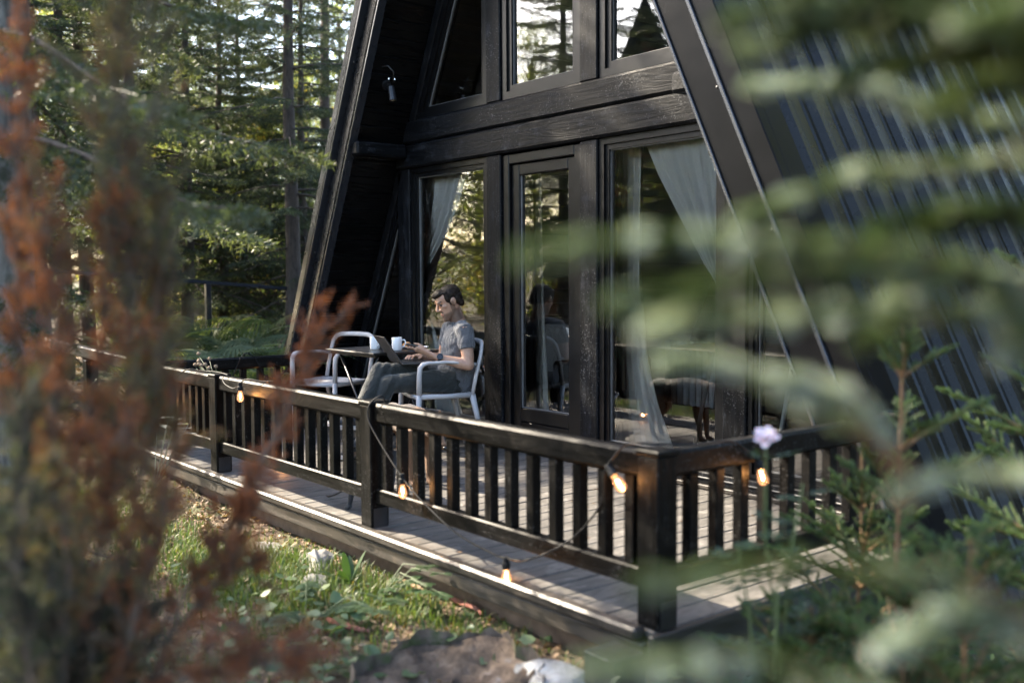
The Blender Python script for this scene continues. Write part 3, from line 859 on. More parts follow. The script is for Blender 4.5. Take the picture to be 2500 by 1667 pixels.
# ================================================================== STRING LIGHTS
mt, nt, out = newmat('amber_bulb_glass')
tr = nt.nodes.new('ShaderNodeBsdfTransparent'); tr.inputs[0].default_value = (1.0, 0.82, 0.6, 1)
em = nt.nodes.new('ShaderNodeEmission'); em.inputs[0].default_value = (1.0, 0.42, 0.2, 1); em.inputs[1].default_value = 0.14
gl = nt.nodes.new('ShaderNodeBsdfGlossy'); gl.inputs['Roughness'].default_value = 0.05
ad = nt.nodes.new('ShaderNodeAddShader'); mx = nt.nodes.new('ShaderNodeMixShader'); lw = nt.nodes.new('ShaderNodeLayerWeight'); lw.inputs[0].default_value = 0.25
L(nt, tr.outputs[0], ad.inputs[0]); L(nt, em.outputs[0], ad.inputs[1]); L(nt, lw.outputs['Fresnel'], mx.inputs[0]); L(nt, ad.outputs[0], mx.inputs[1]); L(nt, gl.outputs[0], mx.inputs[2]); L(nt, mx.outputs[0], out.inputs['Surface'])
M['bulb'] = mt
mt, nt, out = newmat('glowing_filament'); em = nt.nodes.new('ShaderNodeEmission'); em.inputs[0].default_value = (1.0, 0.58, 0.27, 1); em.inputs[1].default_value = 26; L(nt, em.outputs[0], out.inputs['Surface']); M['filament'] = mt
M['rubber'] = plain('black_rubber', (0.007, 0.007, 0.0075), 0.65, Specular_IOR_Level=0.25)
st = thing('string_lights', 'black cable of small lit amber bulbs strung along the deck railing', 'string lights', (-5.0, 2.57, 0.0))
cur = [0.0]
def bulb(p, d=(0, 0, -1), n=0):
    """p: where the cable enters; d: the way the bulb points"""
    d = unit(d); a = unit(np.cross(d, (0.3, 1, 0.2))); b = np.cross(d, a); ax = [a, b, d]
    mb = MB(); mb.lathe([(0.0, -0.006), (0.011, -0.006), (0.013, 0.0), (0.0125, 0.016), (0.0165, 0.019), (0.0165, 0.042), (0.015, 0.045), (0.0, 0.045)], p, 14, ax=ax)
    so = obj('socket', mb, M['rubber'], st, smooth=False)
    mb = MB(); mb.lathe([(0.011, 0.045), (0.0125, 0.052), (0.0185, 0.070), (0.0215, 0.085), (0.0215, 0.094), (0.018, 0.106), (0.010, 0.113), (0.0, 0.115)], p, 16, ax=ax)
    obj('bulb', mb, M['bulb'], so, smooth=True)
    mb = MB(); c = np.array(p) + d * 0.078
    mb.tube([c - d * 0.014, c, c + d * 0.014], [0.003, 0.0045, 0.003], 6); obj('filament', mb, M['filament'], so)
    ld = bpy.data.lights.new('bulb_light', 'POINT'); ld.energy = 0.22; ld.color = (1.0, 0.5, 0.18); ld.shadow_soft_size = 0.012
    lo = bpy.data.objects.new('bulb_light', ld); COL.objects.link(lo); lo.parent = so; lo.location = c - world_loc(so)
def cable(pts, sag=None):
    q = [np.array(p, float) for p in pts]; o = []
    for i in range(len(q) - 1):
        p0 = q[max(i - 1, 0)]; p1 = q[i]; p2 = q[i + 1]; p3 = q[min(i + 2, len(q) - 1)]
        for k in range(6):
            t = k / 6; o.append(0.5 * (2 * p1 + (p2 - p0) * t + (2 * p0 - 5 * p1 + 4 * p2 - p3) * t * t + (-p0 + 3 * p1 - 3 * p2 + p3) * t ** 3))
    o.append(q[-1]); mb = MB(); mb.tube(o, 0.0042, 6); obj('cable', mb, M['rubber'], st, smooth=True)
yf = 2.575
cable([(-7.80, 2.60, 0.66), (-7.68, yf, 0.60), (-7.52, yf, 0.50), (-7.345, yf, 0.462), (-7.16, yf, 0.50), (-6.95, yf, 0.585), (-6.79, yf + 0.02, 0.648), (-6.70, 2.64, 0.644), (-6.45, 2.66, 0.650), (-6.25, 2.65, 0.645), (-6.20, 2.60, 0.640), (-6.12, yf, 0.605), (-5.98, yf, 0.585), (-5.875, yf, 0.628), (-5.80, yf + 0.01, 0.655), (-5.70, 2.63, 0.645), (-5.6, 2.70, 0.63), (-5.8, 2.76, 0.42), (-6.1, 2.85, 0.12), (-6.28, 3.05, 0.022), (-5.9, 3.02, 0.008), (-5.2, 2.80, 0.008), (-4.6, 2.74, 0.30), (-4.38, 2.68, 0.645), (-4.372, 2.598, 0.645), (-4.368, yf, 0.57), (-4.27, yf, 0.47), (-4.07, yf, 0.325), (-3.90, yf, 0.235), (-3.62, yf, 0.135), (-3.38, yf, 0.10), (-3.27, yf, 0.098), (-3.12, yf, 0.125), (-2.92, 2.615, 0.235), (-2.76, 2.625, 0.40), (-2.68, yf, 0.545), (-2.64, yf, 0.60), (-2.59, yf + 0.02, 0.655), (-2.50, 2.63, 0.662), (-2.47, 2.80, 0.645), (-2.45, 3.0, 0.640), (-2.436, 3.08, 0.60), (-2.434, 3.14, 0.565)])
bulb((-7.345, yf, 0.462)); bulb((-5.875, yf - 0.004, 0.625)); bulb((-6.28, 3.05, 0.045), (0.75, -0.45, 0.15))
bulb((-4.062, yf, 0.33), (0.05, 0, -1)); bulb((-3.27, yf, 0.098)); bulb((-2.665, yf, 0.565), (0.85, -0.05, -0.75)); bulb((-2.434, 3.14, 0.565), (0.1, 0.3, -1))
cable([(-7.79, 3.25, 0.20), (-7.76, 3.40, 0.62), (-7.745, 3.50, 0.645), (-7.74, 3.56, 0.55), (-7.735, 3.61, 0.47), (-7.74, 3.72, 0.46), (-7.76, 3.9, 0.58)])
bulb((-7.735, 3.615, 0.475))

# thin black metal handrail beyond the deck
t = thing('metal_handrail', 'thin black metal handrail on a post beyond the far deck railing', 'handrail', (-11.0, 4.46, 0.2))
mb = MB(); mb.beam((-10.98, 5.75, 1.125), (-11.05, 2.2, 1.415), 0.06, 0.042, ch=0.005); obj('rail', mb, M['lip'], t)
for yy, zz in ((4.46, 1.215), (2.3, 1.39)):
    mb = MB(); mb.box((-11.03, yy - 0.03, float(gh(-11, yy)) - 0.2), (-10.97, yy + 0.03, zz), 0.004); obj('post', mb, M['black_metal'], t)

# ================================================================== INSIDE
mt, nt, out = newmat('pale_curtain_cloth')
v = mapping(nt, (1, 1, 1), rand=False); n1 = noise(nt, v, 120, 2, 0.5)
d = nt.nodes.new('ShaderNodeBsdfDiffuse'); t_ = nt.nodes.new('ShaderNodeBsdfTranslucent'); c = ramp(nt, n1, [(0.3, (0.86, 0.87, 0.88)), (0.7, (0.92, 0.925, 0.93))])
L(nt, c, d.inputs[0]); L(nt, c, t_.inputs[0]); mx = nt.nodes.new('ShaderNodeMixShader'); mx.inputs[0].default_value = 0.06
L(nt, d.outputs[0], mx.inputs[1]); L(nt, t_.outputs[0], mx.inputs[2]); L(nt, mx.outputs[0], out.inputs['Surface']); M['curtain'] = mt
def curtain(label, rows, folds, amp, y0=4.86, nu=90, ):
    """rows: (z, x_left, x_right) from top to bottom"""
    mb = MB(); rows = sorted(rows, reverse=True); zz = np.linspace(rows[0][0], rows[-1][0], 46)
    za = np.array([r_[0] for r_ in rows])[::-1]; xa = np.array([r_[1] for r_ in rows])[::-1]; xb = np.array([r_[2] for r_ in rows])[::-1]
    vs = []; rr = np.random.RandomState(len(label)); ph = rr.uniform(0, 6.28, 4)
    w0 = rows[0][2] - rows[0][1]
    for z_ in zz:
        a = np.interp(z_, za, xa); b = np.interp(z_, za, xb)
        k = np.clip(1.5 - (b - a) / w0, 0.6, 1.25)
        for i in range(nu):
            u = i / (nu - 1); s_ = math.sin(u * folds * 6.283 + ph[0] + 0.7 * math.sin(z_ * 2 + ph[1])) + 0.4 * math.sin(u * folds * 2.3 * 6.283 + ph[2] + z_)
            vs.append((a + (b - a) * u, y0 + amp * k * s_, z_))
    fs = []
    for j in range(45):
        for i in range(nu - 1): fs.append((j * nu + i, j * nu + i + 1, (j + 1) * nu + i + 1, (j + 1) * nu + i))
    mb.add(vs, fs); o = obj('curtain', mb, M['curtain'], smooth=True); tag(o, label, 'curtain', 'pale curtains behind the cabin glass')
    so = o.modifiers.new('thick', 'SOLIDIFY'); so.thickness = 0.003
    return o
curtain('pale curtain gathered back at the left window, behind the man', [(2.14, -7.45, -6.60), (1.9, -7.45, -6.70), (1.65, -7.45, -6.86), (1.35, -7.44, -7.14), (1.19, -7.43, -7.27), (1.12, -7.43, -7.27), (0.9, -7.43, -7.10), (0.6, -7.42, -6.93), (0.10, -7.40, -6.68)], 6, 0.035)
curtain('narrow pale patterned curtain hanging behind the glass door', [(2.1, -6.02, -5.80), (1.0, -6.01, -5.77), (0.10, -6.02, -5.72)], 3, 0.025, 4.93)
curtain('long pale curtain flaring at the floor in the right window, beside the door post', [(2.14, -5.02, -4.76), (1.2, -5.0, -4.78), (0.7, -5.0, -4.72), (0.4, -5.0, -4.62), (0.12, -5.0, -4.48)], 4, 0.028, 4.92)
curtain('white curtain swept to the right corner of the right window', [(2.14, -4.66, -4.00), (1.9, -4.53, -4.00), (1.6, -4.33, -4.0), (1.35, -4.16, -4.0), (1.25, -4.08, -3.99), (1.17, -4.03, -3.99)], 4, 0.016, 4.83)
sf = thing('sofa', 'grey upholstered sofa inside behind the chair of the man', 'sofa', (-6.6, 5.5, 0.05))
M['sofa'] = plain('grey_sofa_cloth', (0.22, 0.21, 0.20), 0.9, var=0.12, scale=70, bumps=0.3)
for nm, lo, hi in (('seat_cushion', (-7.1, 5.15, 0.22), (-6.0, 5.85, 0.44)), ('backrest', (-7.15, 5.86, 0.15), (-5.95, 6.08, 0.85)), ('armrest', (-5.94, 5.12, 0.12), (-5.76, 6.08, 0.62)), ('armrest', (-7.32, 5.12, 0.12), (-7.16, 6.08, 0.62)), ('plinth', (-7.1, 5.2, 0.052), (-6.0, 6.0, 0.219))):
    mb = MB(); mb.box(lo, hi, 0.03); obj(nm, mb, M['sofa'], sf)
mb = MB(); mb.ell((0, 0, 0.17), (0.2, 0.07, 0.19)); o = obj('cushion', mb, plain('teal_cushion_cloth', (0.05, 0.11, 0.12), 0.9, var=0.2), origin=(0, 0, 0), smooth=True); o.location = (-6.2, 5.74, 0.435); tag(o, 'dark teal cushion on the sofa indoors', 'cushion')
rd = thing('radiator', 'white ribbed radiator inside beyond the glass door', 'radiator', (-5.6, 6.5, 0.1))
for k in range(12):
    mb = MB(); mb.box((-6.0 + k * 0.07, 6.46, 0.18), (-5.945 + k * 0.07, 6.54, 0.72), 0.012); obj('rib', mb, M['white'], rd)
mb = MB(); mb.tube([(-6.02, 6.5, 0.70), (-5.16, 6.5, 0.70)], 0.014, 8); mb.tube([(-6.02, 6.5, 0.20), (-5.16, 6.5, 0.20)], 0.014, 8); mb.box((-5.98, 6.48, 0.051), (-5.96, 6.52, 0.18)); mb.box((-5.22, 6.48, 0.051), (-5.20, 6.52, 0.18)); obj('pipe', mb, M['white'], rd)
tt = thing('trestle_table', 'indoor table with splayed pale trestle legs behind the right window', 'table', (-4.4, 5.8, 0.05))
mb = MB(); mb.box((-5.0, 5.45, 0.74), (-3.95, 6.15, 0.77), 0.005); obj('table_top', mb, wood('pale_table_wood', 'x', (0.2, 0.13, 0.08), (0.36, 0.25, 0.16)), tt)
for xx in (-4.85, -4.15):
    for sg in (-1, 1):
        mb = MB(); mb.tube([(xx, 5.8 + sg * 0.06, 0.74), (xx + 0.04, 5.8 + sg * 0.30, 0.052)], 0.016, 8); obj('leg', mb, M['white'], tt, smooth=True)
# ================================================================== PERSON AND DOGS
def remeshed(name, mb, voxel, mat, parent, smooth_it=4, label=None, noise_amp=0.0, masks=None, folds=None):
    me = bpy.data.meshes.new('tmp'); me.from_pydata(mb.v, [], mb.f); me.update()
    o = bpy.data.objects.new('tmp', me); COL.objects.link(o)
    r = o.modifiers.new('r', 'REMESH'); r.mode = 'VOXEL'; r.voxel_size = voxel
    s = o.modifiers.new('s', 'SMOOTH'); s.iterations = smooth_it; s.factor = 0.5
    dg = bpy.context.evaluated_depsgraph_get(); ev = o.evaluated_get(dg)
    nm = bpy.data.meshes.new_from_object(ev)
    bpy.data.objects.remove(o); bpy.data.meshes.remove(me)
    n = len(nm.vertices); co = np.empty(n * 3, np.float32); nm.vertices.foreach_get('co', co); co = co.reshape(-1, 3)
    if noise_amp:
        nr = np.empty(n * 3, np.float32); nm.vertices.foreach_get('normal', nr); nr = nr.reshape(-1, 3)
        rr = np.random.RandomState(7); dsp = np.zeros(n)
        for k in range(10):
            kv = rr.normal(size=3) * (18 + 7 * k); dsp += np.sin(co @ kv + rr.uniform(0, 6.28)) / (1 + 0.45 * k)
        co = co + nr * (dsp * noise_amp + (folds(co) if folds else 0))[:, None]; nm.vertices.foreach_set('co', co.astype(np.float32).ravel())
    if masks:
        for k, fn in masks.items():
            a = nm.attributes.new(k, 'FLOAT', 'POINT'); a.data.foreach_set('value', fn(co).astype(np.float32))
    nm.polygons.foreach_set('use_smooth', np.ones(len(nm.polygons), bool)); nm.update()
    nm.name = name; nm.materials.clear(); nm.materials.append(mat)
    o = bpy.data.objects.new(name, nm); link(o, parent)
    if label: o['label'] = label
    return o

pr = thing('person', 'seated man in a grey t-shirt and dark trousers looking at his phone', 'person', OM, RM)
HC = np.array([0.0, -0.106, 1.076]); pt = R(26)
hf = np.array([0, math.cos(pt), -math.sin(pt)]); hu = np.array([0, math.sin(pt), math.cos(pt)]); hx = np.array([1.0, 0, 0])
def H(x, y, z): return HC + hx * x + hf * y + hu * z

def head(mb):
    secs = [(-.113, .076, .030, .020), (-.104, .088, .012, .034), (-.088, .0905, -.012, .046), (-.066, .0885, -.045, .055), (-.045, .0865, -.066, .060), (-.012, .083, -.086, .067),
            (.012, .079, -.094, .0705), (.030, .081, -.097, .0725), (.046, .0885, -.098, .0735), (.066, .0865, -.096, .072), (.086, .073, -.087, .064), (.103, .050, -.066, .048), (.113, .02, -.038, .024)]
    n = 28; vs = []; fs = []
    for z, yf_, yb_, w_ in secs:
        cy = (yf_ + yb_) / 2; hy = (yf_ - yb_) / 2
        for k in range(n):
            a = 2 * math.pi * k / n; c, s = math.cos(a), math.sin(a); e = 2 / 2.35
            vs.append(H(w_ * math.copysign(abs(c) ** e, c), cy + hy * math.copysign(abs(s) ** e, s), z))
    m_ = len(secs)
    for i in range(m_ - 1):
        for k in range(n):
            k2 = (k + 1) % n; fs.append((i * n + k, i * n + k2, (i + 1) * n + k2, (i + 1) * n + k))
    fs.append(tuple(range(n - 1, -1, -1))); fs.append(tuple((m_ - 1) * n + k for k in range(n)))
    mb.add(vs, fs)
    mb.tube([H(0, .080, .040), H(0, .090, .022), H(0, .102, .002), H(0, .110, -.010), H(0, .102, -.020)], [(.006, .008), (.008, .009), (.010, .010), (.0125, .010), (.011, .006)], 10, up0=(1, 0, 0))
    for sg in (-1, 1):
        mb.ell(H(sg * .011, .094, -.016), (.009, .010, .0075), ax=[hx, hf, hu])
        mb.tube([H(sg * .008, .084, .040), H(sg * .03, .085, .043), H(sg * .05, .070, .037)], [.007, .0085, .006], 8)     # brow ridge
        mb.ell(H(sg * .047, .052, .004), (.018, .022, .016), ax=[hx, hf, hu])                                            # cheek bone
        mb.ell(H(sg * .0745, -.012, .012), (.007, .021, .031), ax=[unit(hx + hf * -.35 * sg), hf, hu]); mb.ell(H(sg * .079, -.020, .018), (.005, .015, .022), ax=[hx, hf, hu])
    mb.ell(H(0, .087, -.047), (.023, .0085, .0055), ax=[hx, hf, hu]); mb.ell(H(0, .087, -.057), (.020, .0085, .006), ax=[hx, hf, hu])
    mb.ell(H(0, .083, -.094), (.022, .014, .016), ax=[hx, hf, hu])
    mb.tube([(0, -.178, .90), (0, -.165, .955), (0, -.135, 1.03)], [.066, .058, .056], 14)

def finger(mb, pts, r0=.0088, r1=.0066):
    n = len(pts); mb.tube(pts, [r0 + (r1 - r0) * i / (n - 1) for i in range(n)], 8); mb.ell(pts[-1], (r1, r1, r1), nu=8, nv=6)

b = MB(); head(b)
b.tube([(0, -.13, .47), (0, -.15, .56), (0, -.16, .68), (0, -.165, .80), (0, -.17, .88), (0, -.172, .925)], [(.145, .085), (.13, .085), (.14, .09), (.155, .095), (.14, .08), (.07, .055)], 18, up0=(1, 0, 0))
EL, WL = np.array([-.245, -.168, .640]), np.array([-.165, .040, .694])
ER, WR = np.array([.255, -.13, .650]), np.array([.115, .075, .690])
for sg, E_, W_ in ((-1, EL, WL), (1, ER, WR)):
    S_ = np.array([sg * .180, -.162, .878])
    b.tube([(sg * .10, -.165, .895), S_, S_ * .6 + E_ * .4, E_ + (S_ - E_) * .08, E_], [.055, .058, .050, .041, .038], 14)
    b.ell(E_, (.039, .039, .039)); b.tube([E_, E_ * .72 + W_ * .28, E_ * .35 + W_ * .65, W_], [.039, .042, .034, (.028)], 14)
# left hand holds the phone: palm under it, thumb on top, four fingers round the far edge
PC = np.array([-.070, .172, .772]); pl_ = unit((0.10, .955, .285)); pn = unit((.12, -.30, .95)); pn = unit(pn - pl_ * (pn @ pl_)); ps = np.cross(pl_, pn)   # phone: long axis, normal, side (+ to his right)
K0 = PC - pl_ * .030 - pn * .020 - ps * .030
b.tube([WL, WL * .55 + K0 * .45, K0, K0 + pl_ * .030 + ps * .004], [(.026, .020), (.036, .019), (.041, .017), (.034, .013)], 12, up0=tuple(pl_ + ps))
for k in range(4):
    s0 = PC + pl_ * (.045 - .021 * k) - pn * .018
    ln = (1.0, 1.08, 1.0, .82)[k]
    finger(b, [s0 - ps * .034, s0 - ps * .010, s0 + ps * .024 * ln - pn * .002, s0 + ps * .043 * ln + pn * .008, s0 + ps * .043 * ln + pn * .024])
finger(b, [WL + (K0 - WL) * .45 + pn * .012, PC - pl_ * .045 - ps * .048 + pn * .004, PC - pl_ * .014 - ps * .042 + pn * .016, PC + pl_ * .018 - ps * .022 + pn * .016], .011, .008)
# right hand types
K1 = np.array([.070, .150, .690])
dR = unit(K1 - WR); sR = unit(np.cross(dR, (0, 0, 1)))
b.tube([WR, WR * .5 + K1 * .5, K1], [(.026, .019), (.036, .018), (.040, .013)], 12, up0=tuple(sR))
for k in range(4):
    s0 = K1 + sR * (.030 - .020 * k); ln = (.9, 1.05, 1.0, .8)[k]
    finger(b, [s0 - dR * .012, s0 + dR * .022 * ln + np.array([0, 0, .008]), s0 + dR * .048 * ln + np.array([0, 0, -.003]), s0 + dR * .060 * ln + np.array([0, 0, -.016])])
finger(b, [WR + dR * .03 - sR * .02, WR + dR * .055 - sR * .048 + np.array([0, 0, -.006]), WR + dR * .085 - sR * .050 + np.array([0, 0, -.014])], .011, .008)
HIPL, KNL, ANL = np.array([-.09, -.10, .525]), np.array([-.10, .385, .515]), np.array([-.095, .585, .105])
HIPR, KNR, ANR = np.array([.09, -.10, .525]), np.array([-.02, .425, .600]), np.array([-.155, .625, .285])
for a, k, c in ((HIPL, KNL, ANL), (HIPR, KNR, ANR)):
    b.tube([a, k], [.06, .045], 12); b.ell(k, (.045, .045, .045)); b.tube([k, c], [.045, .032], 12)
def hz(co): q = co - HC; return q @ hx, q @ hf, q @ hu
def beard(co):
    x, y, z = hz(co); near = (np.abs(z) < .14) & (np.abs(x) < .09)
    jaw = np.clip((-.040 - z) / .018, 0, 1) * (z > -.135) * (y > -.045) * np.clip((y + .045) / .02, 0, 1)
    mous = (np.abs(z + .033) < .009) * (y > .07) * (np.abs(x) < .03)
    side = (z < .02) * (z > -.06) * (np.abs(x) > .05) * (y > -.012) * (y < .022) * 0.8
    lips = (np.abs(z + .052) < .0075) * (y > .082) * (np.abs(x) < .024)
    return np.clip(jaw + mous + side, 0, 1) * near * (1 - lips)
def brows(co):
    x, y, z = hz(co)
    return ((np.abs(z - .0455 - .03 * (0.03 - np.abs(np.abs(x) - .03))) < .0055) * (np.abs(x) > .010) * (np.abs(x) < .054) * (y > .055)).astype(float) + ((np.abs(z - .0225) < .0028) * (np.abs(np.abs(x) - .031) < .015) * (y > .06))
def lipsm(co):
    x, y, z = hz(co); return ((np.abs(z + .052) < .009) * (y > .080) * (np.abs(x) < .025)).astype(float)
mt, nt, out = newmat('skin')
v = mapping(nt, (1, 1, 1), rand=False); n1 = noise(nt, v, 40, 5, 0.6); n2 = noise(nt, v, 420, 3, 0.6)
sk = ramp(nt, n1, [(0.3, (0.36, 0.205, 0.135)), (0.7, (0.46, 0.275, 0.19))])
def att(nm):
    a = nt.nodes.new('ShaderNodeAttribute'); a.attribute_name = nm; return a.outputs['Fac']
sk = mixc(nt, math_(nt, 'MULTIPLY', att('lips'), 0.55), sk, (0.38, 0.13, 0.10))
fb = math_(nt, 'MULTIPLY', att('beard'), math_(nt, 'ADD', 0.22, math_(nt, 'MULTIPLY', n2, 1.0)))
fb2 = nt.nodes.new('ShaderNodeClamp'); L(nt, fb, fb2.inputs[0])
sk = mixc(nt, fb2.outputs[0], sk, (0.035, 0.022, 0.016)); sk = mixc(nt, math_(nt, 'MULTIPLY', att('brows'), 0.9), sk, (0.02, 0.012, 0.008))
principled(nt, out, sk, 0.5, bump(nt, n2, 0.12, 0.001), Subsurface_Weight=0.12, Subsurface_Scale=0.01)
M['skin'] = mt
remeshed('body', b, 0.0042, M['skin'], pr, 3, masks={'beard': beard, 'brows': brows, 'lips': lipsm})
# eyes, mostly lidded
for sg in (-1, 1):
    mb = MB(); mb.ell(H(sg * .031, .0715, .020), (.0115, .0115, .0095), ax=[hx, hf, hu]); obj('eye', mb, plain('eye_dark', (0.06, 0.045, 0.04), 0.15), pr, smooth=True, local=True)
# hair
hb = MB()
hb.ell(H(0, -.022, .058), (.0805, .092, .072), ax=[hx, hf, hu], nu=22, nv=14)
hb.ell(H(0, -.050, .020), (.079, .062, .070), ax=[hx, hf, hu], nu=22, nv=14)
hb.ell(H(0, .048, .098), (.060, .046, .030), ax=[hx, unit(hf + hu * -.1), hu], nu=18, nv=12)
hb.ell(H(.018, .066, .092), (.044, .030, .024), ax=[hx, hf, hu])
for sg in (-1, 1):
    hb.ell(H(sg * .066, .012, .048), (.0125, .026, .036), ax=[hx, hf, hu]); hb.ell(H(sg * .068, .010, .014), (.006, .008, .022), ax=[hx, hf, hu])
    hb.ell(H(sg * .052, -.068, -.018), (.022, .026, .038), ax=[hx, hf, hu])
_hr = np.random.RandomState(2)
for k in range(46):
    a_ = _hr.uniform(-1.35, 1.35); b_ = _hr.uniform(0.0, 1.0)
    p0 = H(.070 * math.sin(a_) * (1 - .15 * b_), .030 * math.cos(a_) + .01 - .05 * b_, .108 - .028 * abs(math.sin(a_)) ** 2 + .012 * math.cos(a_) * (1 - b_))
    p1 = p0 + (hf * .026 * math.cos(a_) + hx * .016 * math.sin(a_) + hu * _hr.uniform(-.012, .006))
    hb.tube([p0, (p0 + p1) / 2 + hu * .005, p1], [.0075, .0065, .003], 6)
mt, nt, out = newmat('dark_brown_hair')
v = mapping(nt, (1.0, 0.18, 0.5), rand=False); n1 = noise(nt, v, 160, 4, 0.6)
principled(nt, out, ramp(nt, n1, [(0.35, (0.006, 0.0042, 0.003)), (0.65, (0.024, 0.0155, 0.010))]), 0.6, bump(nt, n1, 1.0, 0.006), Specular_IOR_Level=0.2); M['hair'] = mt
remeshed('hair', hb, 0.0034, M['hair'], pr, 2, noise_amp=0.0011)
# t-shirt
ts = MB()
ts.tube([(0, -.120, .525), (0, -.135, .58), (0, -.158, .69), (0, -.165, .80), (0, -.170, .875), (0, -.172, .915), (0, -.170, .935)], [(.175, .128), (.165, .122), (.160, .112), (.172, .112), (.160, .092), (.10, .070), (.074, .062)], 26, up0=(1, 0, 0))
for sg, E_ in ((-1, EL), (1, ER)):
    S_ = np.array([sg * .178, -.164, .880])
    ts.tube([(sg * .08, -.168, .893), S_, S_ * .70 + E_ * .30, S_ * .46 + E_ * .54], [.062, .066, .064, .060], 18)
ts.tube([(-.10, -.26, .60), (-.13, -.20, .50), (-.15, -.14, .455)], [(.05, .035), (.06, .035), (.05, .02)], 10)
mt, nt, out = newmat('grey_marl_tshirt')
v = mapping(nt, (1, 1, 1), rand=False); n1 = noise(nt, v, 260, 3, 0.7); n2 = noise(nt, mapping(nt, (1, 1, 0.5), rand=False), 14, 4, 0.6, 1.5)
principled(nt, out, ramp(nt, n1, [(0.3, (0.050, 0.051, 0.056)), (0.7, (0.112, 0.113, 0.12))]), 0.9, bump(nt, n2, 1.0, 0.035), Sheen_Weight=0.3); M['tshirt'] = mt
def shirt_folds(co):
    x, y, z = co[:, 0], co[:, 1], co[:, 2]
    f1 = np.sin(z * 95 + y * 55 + 2.2 * np.sin(x * 16 + 1)) * np.exp(-((z - .60) / .07) ** 2) * .0026
    f2 = np.sin(z * 70 - y * 60 + x * 20) * np.exp(-((np.abs(x) - .17) / .05) ** 2 - ((z - .80) / .07) ** 2) * .0034
    f3 = np.sin(y * 80 + z * 90) * np.exp(-((z - .72) / .08) ** 2) * (y > -.1) * .0028
    return f1 + f2 + f3
remeshed('tshirt', ts, 0.006, M['tshirt'], pr, 3, noise_amp=0.0009, folds=shirt_folds)
mb = MB(); cpts = [(.072 * math.cos(a), -.166 + .060 * math.sin(a), .940 + .010 * math.sin(a + 3.14)) for a in np.linspace(0, 6.283, 25)]; mb.tube(cpts, (.006), 8, cap=False); obj('collar_band', mb, M['tshirt'], pr, smooth=True, local=True)
# trousers
tr_ = MB()
tr_.tube([(0, -.20, .50), (0, -.05, .505)], [(.15, .075), (.16, .08)], 16, up0=(1, 0, 0)); tr_.tube([(0, -.14, .46), (0, -.145, .60)], [(.165, .115), (.148, .10)], 18, up0=(1, 0, 0))
for a, k, c in ((HIPL, KNL, ANL), (HIPR, KNR, ANR)):
    tr_.tube([a, a * .6 + k * .4, k], [.092, .080, .064], 18); tr_.ell(k, (.066, .066, .066)); tr_.tube([k, k * .65 + c * .35, c], [.064, .064, .047], 18)
mt, nt, out = newmat('dark_olive_trousers')
v = mapping(nt, (1, 1, 1), rand=False); n1 = noise(nt, v, 300, 2, 0.6); n2 = noise(nt, v, 16, 4, 0.6, 1.2)
principled(nt, out, ramp(nt, n1, [(0.3, (0.010, 0.0125, 0.011)), (0.7, (0.019, 0.022, 0.020))]), 0.85, bump(nt, n2, 0.7, 0.02), Sheen_Weight=0.25); M['trousers'] = mt
def trouser_folds(co):
    x, y, z = co[:, 0], co[:, 1], co[:, 2]
    k = np.exp(-((y - .40) / .10) ** 2) + 0.7 * np.exp(-((y + .02) / .09) ** 2)
    return np.sin(y * 85 + z * 70 + 1.5 * np.sin(x * 25)) * k * .0036
remeshed('trousers', tr_, 0.007, M['trousers'], pr, 3, noise_amp=0.001, folds=trouser_folds)
# shoes
M['shoe'] = plain('dark_shoe_knit', (0.022, 0.025, 0.03), 0.8, var=0.25, scale=80, bumps=0.4); M['sole'] = plain('white_rubber_sole', (0.62, 0.6, 0.56), 0.6, var=0.06)
def shoe(anchor, fwd, upv):
    fwd = unit(fwd); upv = unit(np.array(upv) - fwd * (np.array(upv) @ fwd)); sd_ = np.cross(fwd, upv); A = np.array(anchor)
    q = lambda f_, u_, s_=0: A + fwd * f_ + upv * u_ + sd_ * s_
    u = MB(); u.tube([q(-.055, .035), q(-.03, .045), q(.03, .045), q(.09, .034), q(.15, .026), q(.185, .020)], [(.020, .026), (.036, .040), (.040, .042), (.043, .030), (.038, .022), (.02, .014)], 16, up0=tuple(sd_))
    u.tube([q(-.012, .05), q(-.008, .105)], [.042, .043], 14)
    o = remeshed('shoe', u, 0.005, M['shoe'], pr, 2)
    s = MB(); prof_ = [(-.068, .018), (-.05, .036), (0, .040), (.06, .044), (.12, .046), (.165, .036), (.195, .012)]
    vs = []; n = len(prof_)
    for u_ in (-.008, .018):
        for f_, w_ in prof_: vs.append(q(f_, u_ + (.012 if f_ > .16 else 0), w_))
        for f_, w_ in prof_[::-1]: vs.append(q(f_, u_ + (.012 if f_ > .16 else 0), -w_))
    k = 2 * n; fs = [tuple(range(k)), tuple(range(2 * k - 1, k - 1, -1))] + [(i, k + i, k + (i + 1) % k, (i + 1) % k) for i in range(k)]
    s.add(vs, fs); obj('sole', s, M['sole'], o, local=True)
shoe((ANL[0], .585, .012), (-.05, 1, 0.0), (0, 0, 1))
shoe((-.155, .645, .235), (-.10, 1, .10), (-.25, -.1, 1))
